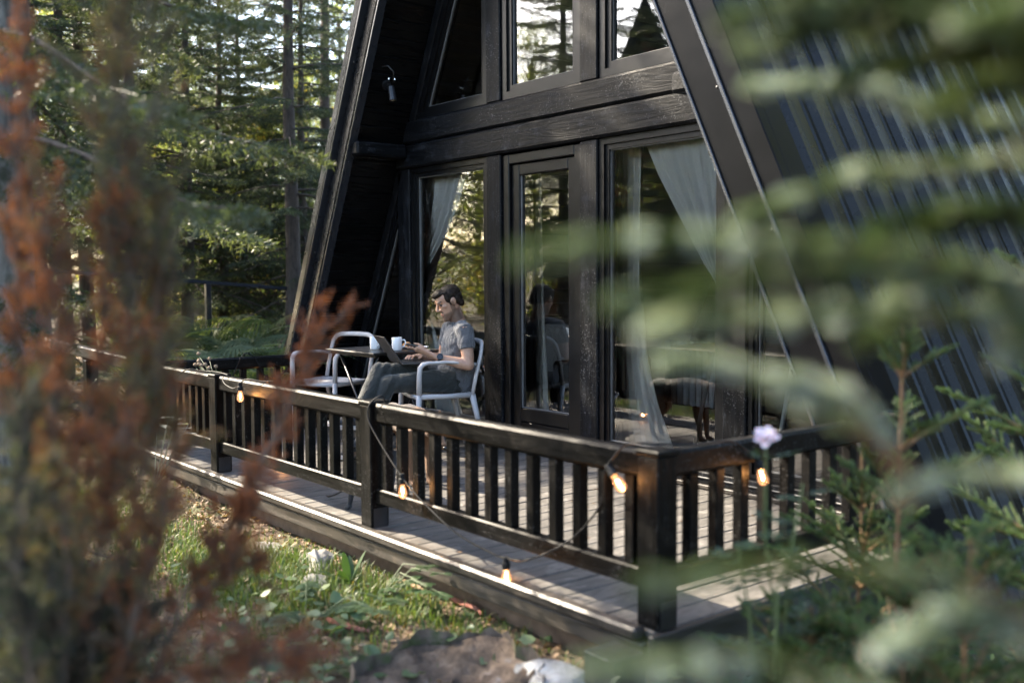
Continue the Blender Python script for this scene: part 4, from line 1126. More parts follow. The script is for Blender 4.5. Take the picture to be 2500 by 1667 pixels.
# watch on the left wrist
wd = unit(WL - EL); wc = WL - wd * .018; wo = unit(np.array([-1, .1, .35]) - wd * (np.array([-1, .1, .35]) @ wd)); wt = np.cross(wd, wo)
mb = MB(); ring_ = [wc + (wo * math.cos(a) + wt * math.sin(a)) * .034 for a in np.linspace(0, 6.283, 21)]; mb.tube(ring_, [(.012, .0035)] * 21, 8, cap=False, up0=tuple(wd)); wb = obj('watch_strap', mb, M['rubber'], pr, smooth=True, local=True)
mb = MB(); mb.lathe([(0.0, -.004), (.022, -.004), (.023, .006), (.021, .009)], wc + wo * .036, 22, ax=[wd, wt, wo]); obj('watch_case', mb, M['black_metal'], wb, local=True)
mb = MB(); mb.lathe([(0.0, .0085), (.0205, .0085)], wc + wo * .036, 22, ax=[wd, wt, wo]); obj('watch_face', mb, plain('watch_glass', (0.01, 0.01, 0.012), 0.08), wb, local=True)
# phone
ph = thing('phone', 'black smartphone held in the left hand of the man', 'phone', T_(PC), RM)
mb = MB(); mb.obox((0, 0, 0), pl_, ps, pn, (.072, .036, .004), .002); obj('phone_body', mb, M['black_metal'], ph, local=True)
mb = MB(); mb.obox(pn * .0043, pl_, ps, pn, (.068, .033, .0003)); obj('phone_screen', mb, plain('phone_display', (0.02, 0.02, 0.02), 0.1), ph, local=True)

# ---------------------------------------------------------------- dogs (forward = local +y)
def dog(label, loc, rz, s, mat, masks, head_turn=(0, 0, 0), bend=0.0, step=(0, 0, 0, 0), tail=True, lowhead=0.0):
    t = thing('dog', label, 'dog', loc, rz)
    b = MB(); S = lambda *p: np.array(p, float) * s
    yc = lambda y: bend * max(0, -y) ** 1.5
    b.tube([S(yc(.05), .05, .40), S(yc(-.03), -.03, .415), S(yc(-.18), -.18, .425), S(yc(-.34), -.34, .42), S(yc(-.46), -.46, .425), S(yc(-.53), -.53, .41)], [(.075 * s, .085 * s), (.095 * s, .125 * s), (.10 * s, .12 * s), (.085 * s, .095 * s), (.088 * s, .10 * s), (.06 * s, .07 * s)], 16, up0=(1, 0, 0))
    nk = S(0, .04, .46); hd = S(.0 + head_turn[0], .20 + head_turn[1], .565 - lowhead)
    b.tube([S(0, -.02, .44), nk * .5 + hd * .5 - S(0, .02, -.0), hd - S(0, .03, 0)], [.095 * s, .078 * s, .066 * s], 14)
    b.ell(hd, (.066 * s, .080 * s, .064 * s)); hdir = unit(np.array([head_turn[0], .25, -.10]) - np.array([0, 0, lowhead * .35]))
    b.tube([hd + hdir * .03 * s, hd + hdir * .10 * s - S(0, 0, .012), hd + hdir * .165 * s - S(0, 0, .018)], [(.052 * s, .046 * s), (.036 * s, .034 * s), (.026 * s, .024 * s)], 12, up0=(1, 0, 0))
    for sg in (-1, 1):
        b.tube([hd + S(sg * .038, -.02, .045), hd + S(sg * .056, -.03, .10), hd + S(sg * .06, -.02, .135)], [(.030 * s, .012 * s), (.022 * s, .009 * s), (.004 * s, .004 * s)], 8, up0=(1, 0, 0))
    for k, (sg, fr) in enumerate(((-1, 1), (1, 1), (-1, 0), (1, 0))):
        st_ = step[k]
        if fr:
            b.tube([S(sg * .062, .00, .39), S(sg * .068, -.015, .27), S(sg * .066, .005 + st_ * .5, .15), S(sg * .066, .012 + st_, .035)], [.058 * s, .040 * s, .027 * s, .022 * s], 12)
            b.tube([S(sg * .066, .005 + st_, .022), S(sg * .066, .05 + st_, .018)], [(.027 * s, .020 * s), (.026 * s, .016 * s)], 10, up0=(1, 0, 0))
            for j in (-1, 0, 1): b.ell(S(sg * .066 + j * .016, .058 + st_, .014), (.011 * s, .02 * s, .014 * s), nu=8, nv=6)
        else:
            bx = yc(-.48)
            b.tube([S(bx + sg * .062, -.46, .39), S(bx + sg * .072, -.415, .275), S(bx + sg * .07, -.50 + st_ * .6, .155), S(bx + sg * .07, -.485 + st_, .03)], [.075 * s, .055 * s, .027 * s, .022 * s], 12)
            b.tube([S(bx + sg * .07, -.495 + st_, .022), S(bx + sg * .07, -.445 + st_, .018)], [(.026 * s, .020 * s), (.025 * s, .016 * s)], 10, up0=(1, 0, 0))
    if tail:
        b.tube([S(yc(-.52), -.52, .42), S(yc(-.52) + .01, -.60, .36), S(yc(-.52) + .02, -.64, .24), S(yc(-.52) + .02, -.63, .16)], [.03 * s, .034 * s, .032 * s, .010 * s], 10)
    remeshed('body', b, 0.0075 * s + 0.0015, mat, t, 2, noise_amp=0.0016, masks=masks)
    mb = MB(); mb.ell(hd + hdir * .186 * s - S(0, 0, .010), (.019 * s, .014 * s, .014 * s)); obj('nose', mb, plain('wet_dog_nose', (0.008, 0.008, 0.008), 0.25), t, smooth=True, local=True)
    for sg in (-1, 1):
        mb = MB(); mb.ell(hd + S(sg * .036, .062, .018), (.010 * s,) * 3); obj('eye', mb, plain('dog_eye', (0.012, 0.008, 0.005), 0.08), t, smooth=True, local=True)
    return t, hd, nk
def furmat(name, base_a, base_b, dark_a, dark_b):
    mt, nt, out = newmat(name)
    v = mapping(nt, (1, 1, 0.3), rand=False); n1 = noise(nt, v, 220, 4, 0.7)
    a = nt.nodes.new('ShaderNodeAttribute'); a.attribute_name = 'dark'
    f = nt.nodes.new('ShaderNodeMapRange'); L(nt, math_(nt, 'ADD', a.outputs['Fac'], math_(nt, 'MULTIPLY', math_(nt, 'SUBTRACT', n1, 0.5), 1.1)), f.inputs[0]); f.inputs[1].default_value = 0.35; f.inputs[2].default_value = 0.65
    c = mixc(nt, f.outputs[0], ramp(nt, n1, [(0.3, base_a), (0.7, base_b)]), ramp(nt, n1, [(0.3, dark_a), (0.7, dark_b)]))
    principled(nt, out, c, 0.75, bump(nt, n1, 0.8, 0.006), Sheen_Weight=0.2); return mt
M['fur_tan'] = furmat('tan_and_grizzled_fur', (0.13, 0.062, 0.025), (0.25, 0.13, 0.06), (0.02, 0.017, 0.014), (0.13, 0.10, 0.075))
M['fur_black'] = furmat('black_fur', (0.16, 0.075, 0.03), (0.28, 0.14, 0.06), (0.004, 0.004, 0.004), (0.012, 0.011, 0.011))
dog('tan and grizzled shepherd dog standing under the table side, facing the camera', (-5.19, 3.42, 0.0), facing((0.97, -0.22)), 0.88, M['fur_tan'],
    {'dark': lambda c: np.clip((c[:, 2] - .31) / .05, 0, 1) * np.clip((.02 - c[:, 1]) / .10, 0, 1) * 0.85 + 0.1}, head_turn=(-.035, -.02, 0), bend=0.12, lowhead=0.16)
td, hd_, nk_ = dog('black dog with a collar half hidden behind the railing post', (-4.89, 2.845, 0.0), facing((0.58, -0.81)), 0.66, M['fur_black'],
    {'dark': lambda c: np.where((c[:, 2] > .30) & (c[:, 1] > .10) & (c[:, 2] < .33), 0.45, 0.95)}, step=(0.0, 0.12, 0.03, 0.0), lowhead=0.05, head_turn=(0.0, -.03, 0))
mb = MB(); cc = nk_ * .5 + hd_ * .5 - np.array([0, .015, 0]); cn = unit(hd_ - nk_); ca_ = unit(np.cross(cn, (1, 0, 0))); ring_ = [cc + (np.array([1.0, 0, 0]) * math.cos(a) + ca_ * math.sin(a)) * .055 for a in np.linspace(0, 6.283, 21)]
mb.tube(ring_, [(.010, .004)] * 21, 6, cap=False, up0=tuple(cn)); cb_ = obj('collar', mb, M['rubber'], td, smooth=True, local=True)
mb = MB(); mb.lathe([(0.0, -.001), (.010, -.001), (.010, .001), (0.0, .001)], cc + ca_ * -.066, 12); obj('buckle', mb, M['steel'], cb_, local=True)
# ================================================================== PLANTS
def nrm(a):
    return a / np.maximum(np.linalg.norm(a, axis=-1, keepdims=True), 1e-9)
def perp_basis(D):
    t = np.where(np.abs(D[..., 2:3]) < 0.9, np.array([0, 0, 1.0]), np.array([1.0, 0, 0]))
    a = nrm(np.cross(D, t)); b = np.cross(a, D); return a, b
class Leafs:
    def __init__(s): s.V = []; s.T = []; s.C = []; s.n = 0
    def add(s, V, T, C):
        s.V.append(V.reshape(-1, 3)); s.T.append(T.reshape(-1, 3) + s.n); s.C.append(C.ravel()); s.n += len(s.V[-1])
    def out(s): return np.concatenate(s.V), np.concatenate(s.T), np.concatenate(s.C)
    def make(s, name, mat, parent=None, **kw):
        V, T, C = s.out(); return npmesh(name, V, T, mat, parent, tint=C, **kw)

def needles(lf, S, D, Ln, k, nl, w, rng, tint, fwd=0.6, up=0.15, flat=0.0, tvar=0.06):
    """k needle triangles round each twig"""
    N = len(S)
    if N == 0: return
    u = (np.arange(k)[None, :] + rng.uniform(0, 1, (N, k))) / k
    P = S[:, None, :] + D[:, None, :] * (Ln[:, None] * u)[..., None]
    a, b = perp_basis(D)
    th = rng.uniform(0, 2 * np.pi, (N, k))
    ca = np.cos(th)[..., None]; sb = np.sin(th)[..., None] * (1 - flat)
    nd = nrm(D[:, None, :] * fwd + (a[:, None, :] * ca + b[:, None, :] * sb) * 0.8 + np.array([0, 0, up]))
    ll = (nl * rng.uniform(0.7, 1.15, (N, k)) * (1 - 0.45 * u ** 3))[..., None]
    sd = nrm(np.cross(nd, rng.normal(size=(N, k, 3)))) * (w / 2)
    V = np.stack([P - sd, P + sd, P + nd * ll], 2)
    T = np.arange(N * k * 3, dtype=np.int32).reshape(-1, 3)
    C = np.clip(np.repeat(tint, k * 3) + np.repeat(rng.normal(0, tvar, N * k), 3), 0, 1)
    lf.add(V, T, C)
def strips(lf, S, D, Ln, w, rng, tint):
    """thin flat twig axes"""
    N = len(S)
    if N == 0: return
    a = nrm(np.cross(D, rng.normal(size=(N, 3)))) * (w / 2); E_ = S + D * Ln[:, None]
    V = np.stack([S - a, S + a, E_], 1); T = np.arange(N * 3, dtype=np.int32).reshape(-1, 3)
    lf.add(V, T, np.repeat(tint, 3))
def tubes_np(paths, rads, n=5):
    """many tapered tubes: list of (k,3) arrays and (k,) radii"""
    Vs = []; Ts = []; off = 0
    for p, r in zip(paths, rads):
        k = len(p); d = np.gradient(p, axis=0); d = nrm(d); a, b = perp_basis(d)
        th = np.arange(n) * 2 * np.pi / n
        V = p[:, None, :] + (a[:, None, :] * np.cos(th)[None, :, None] + b[:, None, :] * np.sin(th)[None, :, None]) * np.asarray(r)[:, None, None]
        i, j = np.meshgrid(np.arange(k - 1), np.arange(n), indexing='ij'); j2 = (j + 1) % n
        q = [(i * n + j).ravel(), (i * n + j2).ravel(), ((i + 1) * n + j2).ravel(), ((i + 1) * n + j).ravel()]
        T = np.concatenate([np.stack([q[0], q[1], q[2]], 1), np.stack([q[0], q[2], q[3]], 1)])
        Vs.append(V.reshape(-1, 3)); Ts.append(T + off); off += k * n
    return np.concatenate(Vs), np.concatenate(Ts)

def barkmat(name, a, b, sc=(1, 1, 0.25), moss=None):
    mt, nt, out = newmat(name)
    v = mapping(nt, sc); n1 = noise(nt, v, 22, 6, 0.7, 0.6); c = ramp(nt, n1, [(0.3, a), (0.68, b)])
    if moss is not None:
        n2 = noise(nt, mapping(nt, (1, 1, 1)), 6, 4, 0.6); f = nt.nodes.new('ShaderNodeMapRange'); L(nt, n2, f.inputs[0]); f.inputs[1].default_value = 0.52; f.inputs[2].default_value = 0.62; c = mixc(nt, f.outputs[0], c, moss)
    principled(nt, out, c, 0.9, bump(nt, n1, 1.0, 0.02)); return mt
M['bark'] = barkmat('spruce_bark', (0.035, 0.026, 0.02), (0.12, 0.09, 0.07))
M['greybark'] = barkmat('grey_lichen_bark', (0.035, 0.033, 0.03), (0.17, 0.165, 0.155), moss=(0.04, 0.045, 0.03))
M['twig'] = barkmat('twig_bark', (0.085, 0.045, 0.02), (0.20, 0.11, 0.05), (1, 1, 1))
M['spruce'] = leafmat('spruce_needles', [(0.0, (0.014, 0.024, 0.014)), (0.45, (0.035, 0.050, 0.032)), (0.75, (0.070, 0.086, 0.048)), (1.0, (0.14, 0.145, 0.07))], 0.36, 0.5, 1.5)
M['leaf'] = leafmat('autumn_broad_leaves', [(0.0, (0.07, 0.105, 0.04)), (0.45, (0.15, 0.185, 0.07)), (0.8, (0.26, 0.26, 0.10)), (1.0, (0.31, 0.21, 0.07))], 0.55, 0.5, 1.5)
M['sapling'] = leafmat('young_spruce_needles', [(0.0, (0.012, 0.028, 0.012)), (0.5, (0.040, 0.074, 0.030)), (0.8, (0.09, 0.14, 0.05)), (1.0, (0.14, 0.19, 0.06))], 0.28, 0.45, 1.4)
M['pale_spruce'] = leafmat('pale_green_spruce_needles', [(0.0, (0.024, 0.042, 0.012)), (0.35, (0.075, 0.11, 0.042)), (0.6, (0.155, 0.20, 0.13)), (1.0, (0.42, 0.47, 0.44))], 0.2, 0.45, 1.1)
M['rust'] = leafmat('dried_rust_foliage', [(0.0, (0.008, 0.012, 0.010)), (0.18, (0.018, 0.034, 0.032)), (0.30, (0.085, 0.092, 0.042)), (0.45, (0.125, 0.10, 0.046)), (0.60, (0.14, 0.048, 0.020)), (1.0, (0.26, 0.086, 0.036))], 0.32, 0.75, 1.1)

def spruce(seed, H, Lmax, start, whorl=0.33, nb=6, dead=True, nl=0.045, w=0.010, dens=1.0, sag=0.25):
    """returns (trunk V,T), (branch V,T), (crown V,T,C) of one spruce standing at the origin"""
    rng = np.random.RandomState(seed)
    zz = np.linspace(-0.3, H, 14); wob = np.cumsum(rng.normal(0, 0.012, (14, 2)), 0)
    tp = np.stack([wob[:, 0], wob[:, 1], zz], 1); r0 = 0.0095 * H + 0.02
    trunk = tubes_np([tp], [np.interp(zz, [-0.3, 0.2, H], [r0 * 1.4, r0, 0.008])], 10)
    paths = []; rads = []; lf = Leafs(); S = []; D = []; Ln = []; tn = []
    h = 0.5
    while h < H - 0.1:
        isdead = h < start
        nn = nb if not isdead else 3
        a0 = rng.uniform(0, 6.28)
        for k in range(nn):
            az = a0 + k * 6.283 / nn + rng.uniform(-0.4, 0.4); hh = h + rng.uniform(-0.12, 0.12)
            f_ = max(0.0, 1 - hh / H)
            Lb = Lmax * (f_ ** 0.72) * rng.uniform(0.6, 1.12) + 0.12
            if isdead: Lb *= rng.uniform(0.25, 0.7)
            el = np.interp(f_, [0, 0.5, 1], [0.75, 0.15, -0.12]) + rng.normal(0, 0.1)
            t = np.linspace(0, 1, 8)
            out_ = np.array([np.cos(az), np.sin(az), 0]); sg = sag * rng.uniform(0.6, 1.5) * (0.4 + f_)
            p = np.array([np.interp(hh, zz, tp[:, 0]), np.interp(hh, zz, tp[:, 1]), hh]) + out_ * (Lb * t * np.cos(el))[:, None] + np.array([0, 0, 1.0]) * (Lb * (t * np.sin(el) - sg * t * t + 0.5 * sg * t ** 4))[:, None]
            sidev = np.array([-np.sin(az), np.cos(az), 0]); p = p + sidev * (rng.normal(0, 0.05) * Lb * t * t)[:, None]
            paths.append(p); rads.append(np.linspace(0.006 + 0.008 * Lb, 0.002, 8))
            if isdead:
                for q in range(rng.randint(2, 7)):
                    t0 = rng.uniform(0.3, 1); c = np.array([np.interp(t0, t, p[:, i]) for i in range(3)])
                    e_ = c + (out_ * 0.5 + sidev * rng.choice([-1, 1]) * 0.7 + np.array([0, 0, -0.3])) * Lb * 0.3 * rng.uniform(0.4, 1)
                    paths.append(np.array([c, (c + e_) / 2 + rng.normal(0, 0.01, 3), e_])); rads.append(np.array([0.004, 0.003, 0.0015]))
                if rng.uniform() < 0.55: continue
            m_ = max(3, int(Lb / 0.075 * dens))
            for sd_ in (-1, 1):
                tt = np.clip((np.arange(m_) + rng.uniform(0, 1, m_)) / m_, 0.1, 0.99); tt = tt ** 0.85
                c = np.stack([np.interp(tt, t, p[:, i]) for i in range(3)], 1)
                tan = np.stack([np.interp(tt, t, np.gradient(p[:, i], t)) for i in range(3)], 1); tan = nrm(tan)
                d = nrm(tan * rng.uniform(0.55, 0.9, (m_, 1)) + sidev * sd_ * rng.uniform(0.5, 0.95, (m_, 1)) + np.array([0, 0, -1.0]) * rng.uniform(0.05, 0.5, (m_, 1)))
                l_ = (0.10 + 0.42 * Lb * (1 - tt) * 0.6) * rng.uniform(0.6, 1.15, m_)
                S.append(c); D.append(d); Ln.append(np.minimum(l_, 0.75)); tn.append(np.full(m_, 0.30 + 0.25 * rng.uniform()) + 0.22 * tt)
            # the leading shoot
            S.append(p[-3:-2]); D.append(nrm(p[-1:] - p[-3:-2])); Ln.append(np.array([np.linalg.norm(p[-1] - p[-3]) + 0.06])); tn.append(np.array([0.6]))
        h += whorl * rng.uniform(0.75, 1.25) * (0.75 + 0.5 * (1 - h / H))
    S = np.concatenate(S); D = np.concatenate(D); Ln = np.concatenate(Ln); tn = np.concatenate(tn)
    strips(lf, S, D, Ln, 0.010, rng, np.full(len(S), 0.05))
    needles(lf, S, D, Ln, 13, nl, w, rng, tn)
    # side twiglets, hanging a little
    ch = 5; N = len(S); u = np.repeat((np.arange(ch)[None, :] + 0.5) / ch, N, 0)
    P = (S[:, None, :] + D[:, None, :] * (Ln[:, None] * u)[..., None]).reshape(-1, 3)
    a, b_ = perp_basis(D); sgn = np.where(np.arange(ch) % 2 == 0, 1.0, -1.0)[None, :, None]
    d2 = nrm(D[:, None, :] * 0.6 + a[:, None, :] * sgn * 0.8 + np.array([0, 0, -0.35]) + rng.normal(0, 0.15, (N, ch, 3))).reshape(-1, 3)
    l2 = (Ln[:, None] * 0.38 * (1.1 - u) + 0.04).ravel() * rng.uniform(0.6, 1.2, N * ch)
    keep = rng.uniform(size=N * ch) < 0.85
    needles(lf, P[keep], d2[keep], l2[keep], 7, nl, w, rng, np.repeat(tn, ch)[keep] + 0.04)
    return trunk, tubes_np(paths, rads, 4), lf.out()

def tree_thing(name, label, cat, loc, rot, group, proto, mats, scale=1.0):
    t = thing(name, label, cat, loc, rot, group); t.scale = (scale,) * 3
    for nm, me in proto:
        o = bpy.data.objects.new(nm, me); link(o, t)
    return t
def proto_mesh(parts_, mats):
    """turn numpy parts into shared mesh data"""
    res = []
    for (nm, V, T, C), mt_ in zip(parts_, mats):
        o = npmesh(nm, V, T, mt_, tint=C, local=True, smooth=(nm == 'trunk')); res.append((nm, o.data)); bpy.data.objects.remove(o)
    return res
def spruce_proto(*a, **k):
    (tV, tT), (bV, bT), (cV, cT, cC) = spruce(*a, **k)
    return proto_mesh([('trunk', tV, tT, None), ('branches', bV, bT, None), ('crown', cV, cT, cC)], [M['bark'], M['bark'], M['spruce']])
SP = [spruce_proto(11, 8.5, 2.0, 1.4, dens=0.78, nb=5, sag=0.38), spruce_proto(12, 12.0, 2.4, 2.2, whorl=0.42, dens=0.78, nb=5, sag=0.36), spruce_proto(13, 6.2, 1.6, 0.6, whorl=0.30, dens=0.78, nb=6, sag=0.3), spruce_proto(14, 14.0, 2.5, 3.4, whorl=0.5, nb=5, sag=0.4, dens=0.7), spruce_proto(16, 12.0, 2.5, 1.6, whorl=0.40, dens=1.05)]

def broadleaf(seed, H, Rc, start, nclump=170, per=85, size=0.075):
    rng = np.random.RandomState(seed); paths = []; rads = []
    zz = np.linspace(-0.3, H * 0.8, 10); wob = np.cumsum(rng.normal(0, 0.05, (10, 2)), 0); tp = np.stack([wob[:, 0], wob[:, 1], zz], 1)
    trunk = tubes_np([tp], [np.linspace(0.012 * H + 0.03, 0.02, 10)], 9)
    cl = []
    for k in range(nclump):
        h = rng.uniform(start, H); az = rng.uniform(0, 6.283); f_ = np.sin(np.clip((h - start) / (H - start), 0, 1) * 2.6 + 0.5)
        r = Rc * f_ * np.sqrt(rng.uniform(0.05, 1)); c = np.array([np.cos(az) * r, np.sin(az) * r, h]); cl.append(c)
        hb_ = max(start * 0.6, h - r * 0.7); hb_ = min(hb_, H * 0.78)
        b0 = np.array([np.interp(hb_, zz, tp[:, 0]), np.interp(hb_, zz, tp[:, 1]), hb_]); m_ = (b0 + c) / 2 + rng.normal(0, 0.12, 3)
        paths.append(np.array([b0, m_, c])); rads.append(np.array([0.022, 0.012, 0.004]))
    cl = np.array(cl); n = nclump * per
    cc = np.repeat(cl, per, 0); P = cc + rng.normal(0, 1, (n, 3)) * np.array([0.26, 0.26, 0.13]) * (Rc / 2.2)
    nv = nrm(rng.normal(size=(n, 3)) * np.array([0.6, 0.6, 0.5]) + np.array([0, 0, 0.8])); a, b_ = perp_basis(nv); th = rng.uniform(0, 6.28, n)[:, None]
    d = a * np.cos(th) + b_ * np.sin(th); e_ = np.cross(nv, d); s_ = (size * rng.uniform(0.6, 1.2, n))[:, None]
    V = np.stack([P, P + d * s_ * 0.5 + e_ * s_ * 0.34 + nv * s_ * 0.06, P + d * s_, P + d * s_ * 0.5 - e_ * s_ * 0.34 + nv * s_ * 0.06], 1)
    q = np.arange(n)[:, None] * 4; T = np.concatenate([q + [0, 1, 2], q + [0, 2, 3]], 0)
    C = np.clip(np.repeat(np.repeat(rng.beta(2, 2.2, nclump), per) + rng.normal(0, 0.1, n), 4), 0, 1)
    bV, bT = tubes_np(paths, rads, 4)
    return proto_mesh([('trunk', *trunk, None), ('branches', bV, bT, None), ('crown', V, T, C)], [M['bark'], M['bark'], M['leaf']])
BL = [broadleaf(21, 8.5, 2.6, 1.8, 190, 80), broadleaf(22, 5.0, 1.9, 0.5, 120, 80)]

TL = {712: 'tall spruce with a bare brown trunk just left of the cabin roof edge', 540: 'slender spruce behind the handrail post', 455: 'spruce with full low branches left of the handrail post', 330: 'broad spruce right of the olive plume', 95: 'tall high-crowned spruce at the far left', 640: 'thin spruce between the handrail post and the roof edge, farther back'}
def place(px, d):
    p = at(px, 700, d); return (p[0], p[1], float(gh(p[0], p[1])))
G1 = 'spruces in the forest beyond the deck'
rt = random.Random(8)
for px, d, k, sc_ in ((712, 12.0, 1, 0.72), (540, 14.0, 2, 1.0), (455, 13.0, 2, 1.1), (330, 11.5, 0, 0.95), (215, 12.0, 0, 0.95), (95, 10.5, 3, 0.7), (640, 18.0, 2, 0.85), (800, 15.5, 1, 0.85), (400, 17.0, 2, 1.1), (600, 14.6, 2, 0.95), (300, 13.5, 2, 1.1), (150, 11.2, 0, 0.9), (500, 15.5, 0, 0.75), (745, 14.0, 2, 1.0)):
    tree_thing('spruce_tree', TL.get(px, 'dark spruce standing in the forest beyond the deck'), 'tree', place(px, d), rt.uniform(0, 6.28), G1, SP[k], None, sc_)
G2 = 'yellow-green leafy trees behind the spruces'
for px, d, k, sc_ in ((665, 14.5, 1, 0.7), (590, 16, 1, 0.75), (760, 19, 1, 1.0), (500, 17.5, 1, 0.85), (260, 22, 0, 1.0), (450, 28, 0, 0.75), (650, 29, 0, 0.7), (820, 27, 0, 1.2), (120, 27, 0, 1.2), (360, 14, 1, 0.75), (-40, 28, 0, 1.2), (560, 36, 0, 0.7), (740, 37, 0, 1.0), (300, 36, 0, 1.5)):
    tree_thing('broadleaf_tree', 'sunlit yellow-green leafy tree seen through gaps between the spruces', 'tree', place(px, d), rt.uniform(0, 6.28), G2, BL[k], None, sc_)
G3 = 'trees in front of the cabin, seen in its glass'
for x, y, k, sc_ in ((-12.4, -2.15, 4, 0.92), (-12.7, 1.5, 4, 1.0), (-14.2, -3.1, 4, 0.85), (-8.6, -0.5, 2, 0.75), (-10.2, -1.6, 2, 1.0), (-9.6, -2.2, 4, 0.72), (-9.2, -4.8, 4, 0.85), (-10.2, -6.8, 0, 0.9), (-18.0, -10.0, 1, 0.8)):  # first three added mainly to keep sun off the facade and grass
    tree_thing('spruce_tree', 'dark spruce standing opposite the glass front, mirrored in the panes', 'tree', (x, y, float(gh(x, y))), rt.uniform(0, 6.28), G3, SP[k], None, sc_)
for x, y, k, sc_ in ((-14.8, -0.5, 1, 0.85), (-15.6, -2.6, 1, 0.95), (-17.5, -0.6, 1, 1.0), (-13.4, -5.4, 1, 0.9), (-18.5, -4.5, 1, 1.1), (-22.0, -2.0, 0, 0.9), (-22, -9, 0, 0.9)):
    tree_thing('broadleaf_tree', 'golden leafy tree opposite the glass front, mirrored in the panes', 'tree', (x, y, float(gh(x, y))), rt.uniform(0, 6.28), G3, BL[k], None, sc_)
G4 = 'unseen trees added to darken the steel roof reflection'
for x, y, k, sc_ in ((-0.4, 10.2, 4, 1.05), (1.2, 11.6, 4, 1.1), (2.2, 9.4, 4, 1.0), (0.4, 13.6, 4, 1.15), (2.8, 13.0, 4, 1.15), (1.6, 16.0, 4, 1.25), (4.2, 15.6, 4, 1.25), (4.4, 11.0, 4, 1.1), (4.8, -4.2, 4, 1.0), (3.2, -8.0, 3, 1.0), (7.4, -6.0, 4, 1.1)):  # unseen trees, put in to hide blue sky from the roof's reflection
    tree_thing('spruce_tree', 'unseen spruce added to block sky from the steel roof reflection', 'tree', (x, y, float(gh(x, y))), rt.uniform(0, 6.28), G4, SP[k], None, sc_)
for x, y, k, sc_ in ((0.6, 8.8, 0, 1.15), (-0.9, 12.6, 0, 1.25), (3.0, 11.2, 0, 1.3)):
    tree_thing('broadleaf_tree', 'unseen leafy tree added to tint the steel roof reflection olive', 'tree', (x, y, float(gh(x, y))), rt.uniform(0, 6.28), G4, BL[k], None, sc_)

# neighbouring A-frame with an orange gable, mirrored in the top window
nb_ = thing('neighbour_cabin', 'distant A-frame cabin with an orange gable, mirrored in the top window', 'cabin', (-18.6, -10.8, 0.8), R(-38))
mb = MB(); mb.add([(-2.6, 0, -1.2), (2.6, 0, -1.2), (0, 0, 5.6), (-2.6, 6, -1.2), (2.6, 6, -1.2), (0, 6, 5.6)], [(0, 1, 2), (5, 4, 3), (0, 3, 4, 1)]); obj('gable', mb, wood('orange_gable_boards', 'z', (0.22, 0.08, 0.03), (0.36, 0.15, 0.06)), nb_, local=True)
for sg in (-1, 1):
    mb = MB(); mb.add([(sg * 3.0, -0.6, -1.6), (0, -0.6, 6.2), (0, 6.4, 6.2), (sg * 3.0, 6.4, -1.6), (sg * 2.8, -0.6, -1.6), (0, -0.6, 5.7), (0, 6.4, 5.7), (sg * 2.8, 6.4, -1.6)], [(0, 1, 2, 3), (7, 6, 5, 4), (0, 4, 5, 1), (1, 5, 6, 2), (2, 6, 7, 3), (3, 7, 4, 0)]); obj('roof', mb, M['roof'], nb_, local=True)
mb = MB(); mb.box((-0.7, -0.03, 0.0), (0.7, -0.001, 2.0)); obj('window', mb, M['frame'], nb_, local=True)

# ---------------------------------------------------------------- ferns
def fern_proto(seed):
    rng = np.random.RandomState(seed); lf = Leafs()
    for f_ in range(11):
        az = f_ * 0.571 + rng.uniform(-0.3, 0.3); Lf = rng.uniform(0.6, 0.95); t = np.linspace(0, 1, 34)
        o = np.array([np.cos(az), np.sin(az), 0]); sd_ = np.array([-np.sin(az), np.cos(az), 0])
        p = o * (Lf * 0.75 * t ** 1.15)[:, None] + np.array([0, 0, 1.0]) * (Lf * (1.05 * t - 0.75 * t ** 2.4))[:, None]
        tan = nrm(np.gradient(p, axis=0)); w_ = 0.20 * np.sin(np.clip(t * 1.15 + 0.12, 0, 1) ** 0.8 * np.pi) * (t > 0.18) + 0.0
        for s_ in (-1, 1):
            for i in range(6, 34):
                l_ = w_[i] * Lf
                if l_ < 0.008: continue
                d = nrm(tan[i] * 0.45 + sd_ * s_ * 0.9 + np.array([0, 0, -0.18])); m_ = 7; u = np.linspace(0.02, 0.95, m_)
                c = p[i] + d * (l_ * u)[:, None]; ww = (0.024 * Lf * (1 - u * 0.85))[:, None]
                V = np.concatenate([np.stack([c - d * 0.009 * Lf, c + d * 0.009 * Lf, c + tan[i] * ww + d * 0.006], 1), np.stack([c - d * 0.009 * Lf, c + d * 0.009 * Lf, c - tan[i] * ww + d * 0.006], 1)])
                lf.add(V, np.arange(len(V) * 3).reshape(-1, 3), np.full(len(V) * 3, 0.35 + 0.3 * rng.uniform()))
        strips(lf, p[:-1], nrm(p[1:] - p[:-1]), np.linalg.norm(p[1:] - p[:-1], axis=1), 0.006, rng, np.full(33, 0.2))
    V, T, C = lf.out(); return proto_mesh([('fronds', V, T, C)], [M['fern']])
M['fern'] = leafmat('fern_fronds', [(0.0, (0.04, 0.056, 0.026)), (0.5, (0.095, 0.125, 0.062)), (1.0, (0.20, 0.215, 0.11))], 0.4, 0.55, 1.4)
FE = [fern_proto(31), fern_proto(32)]
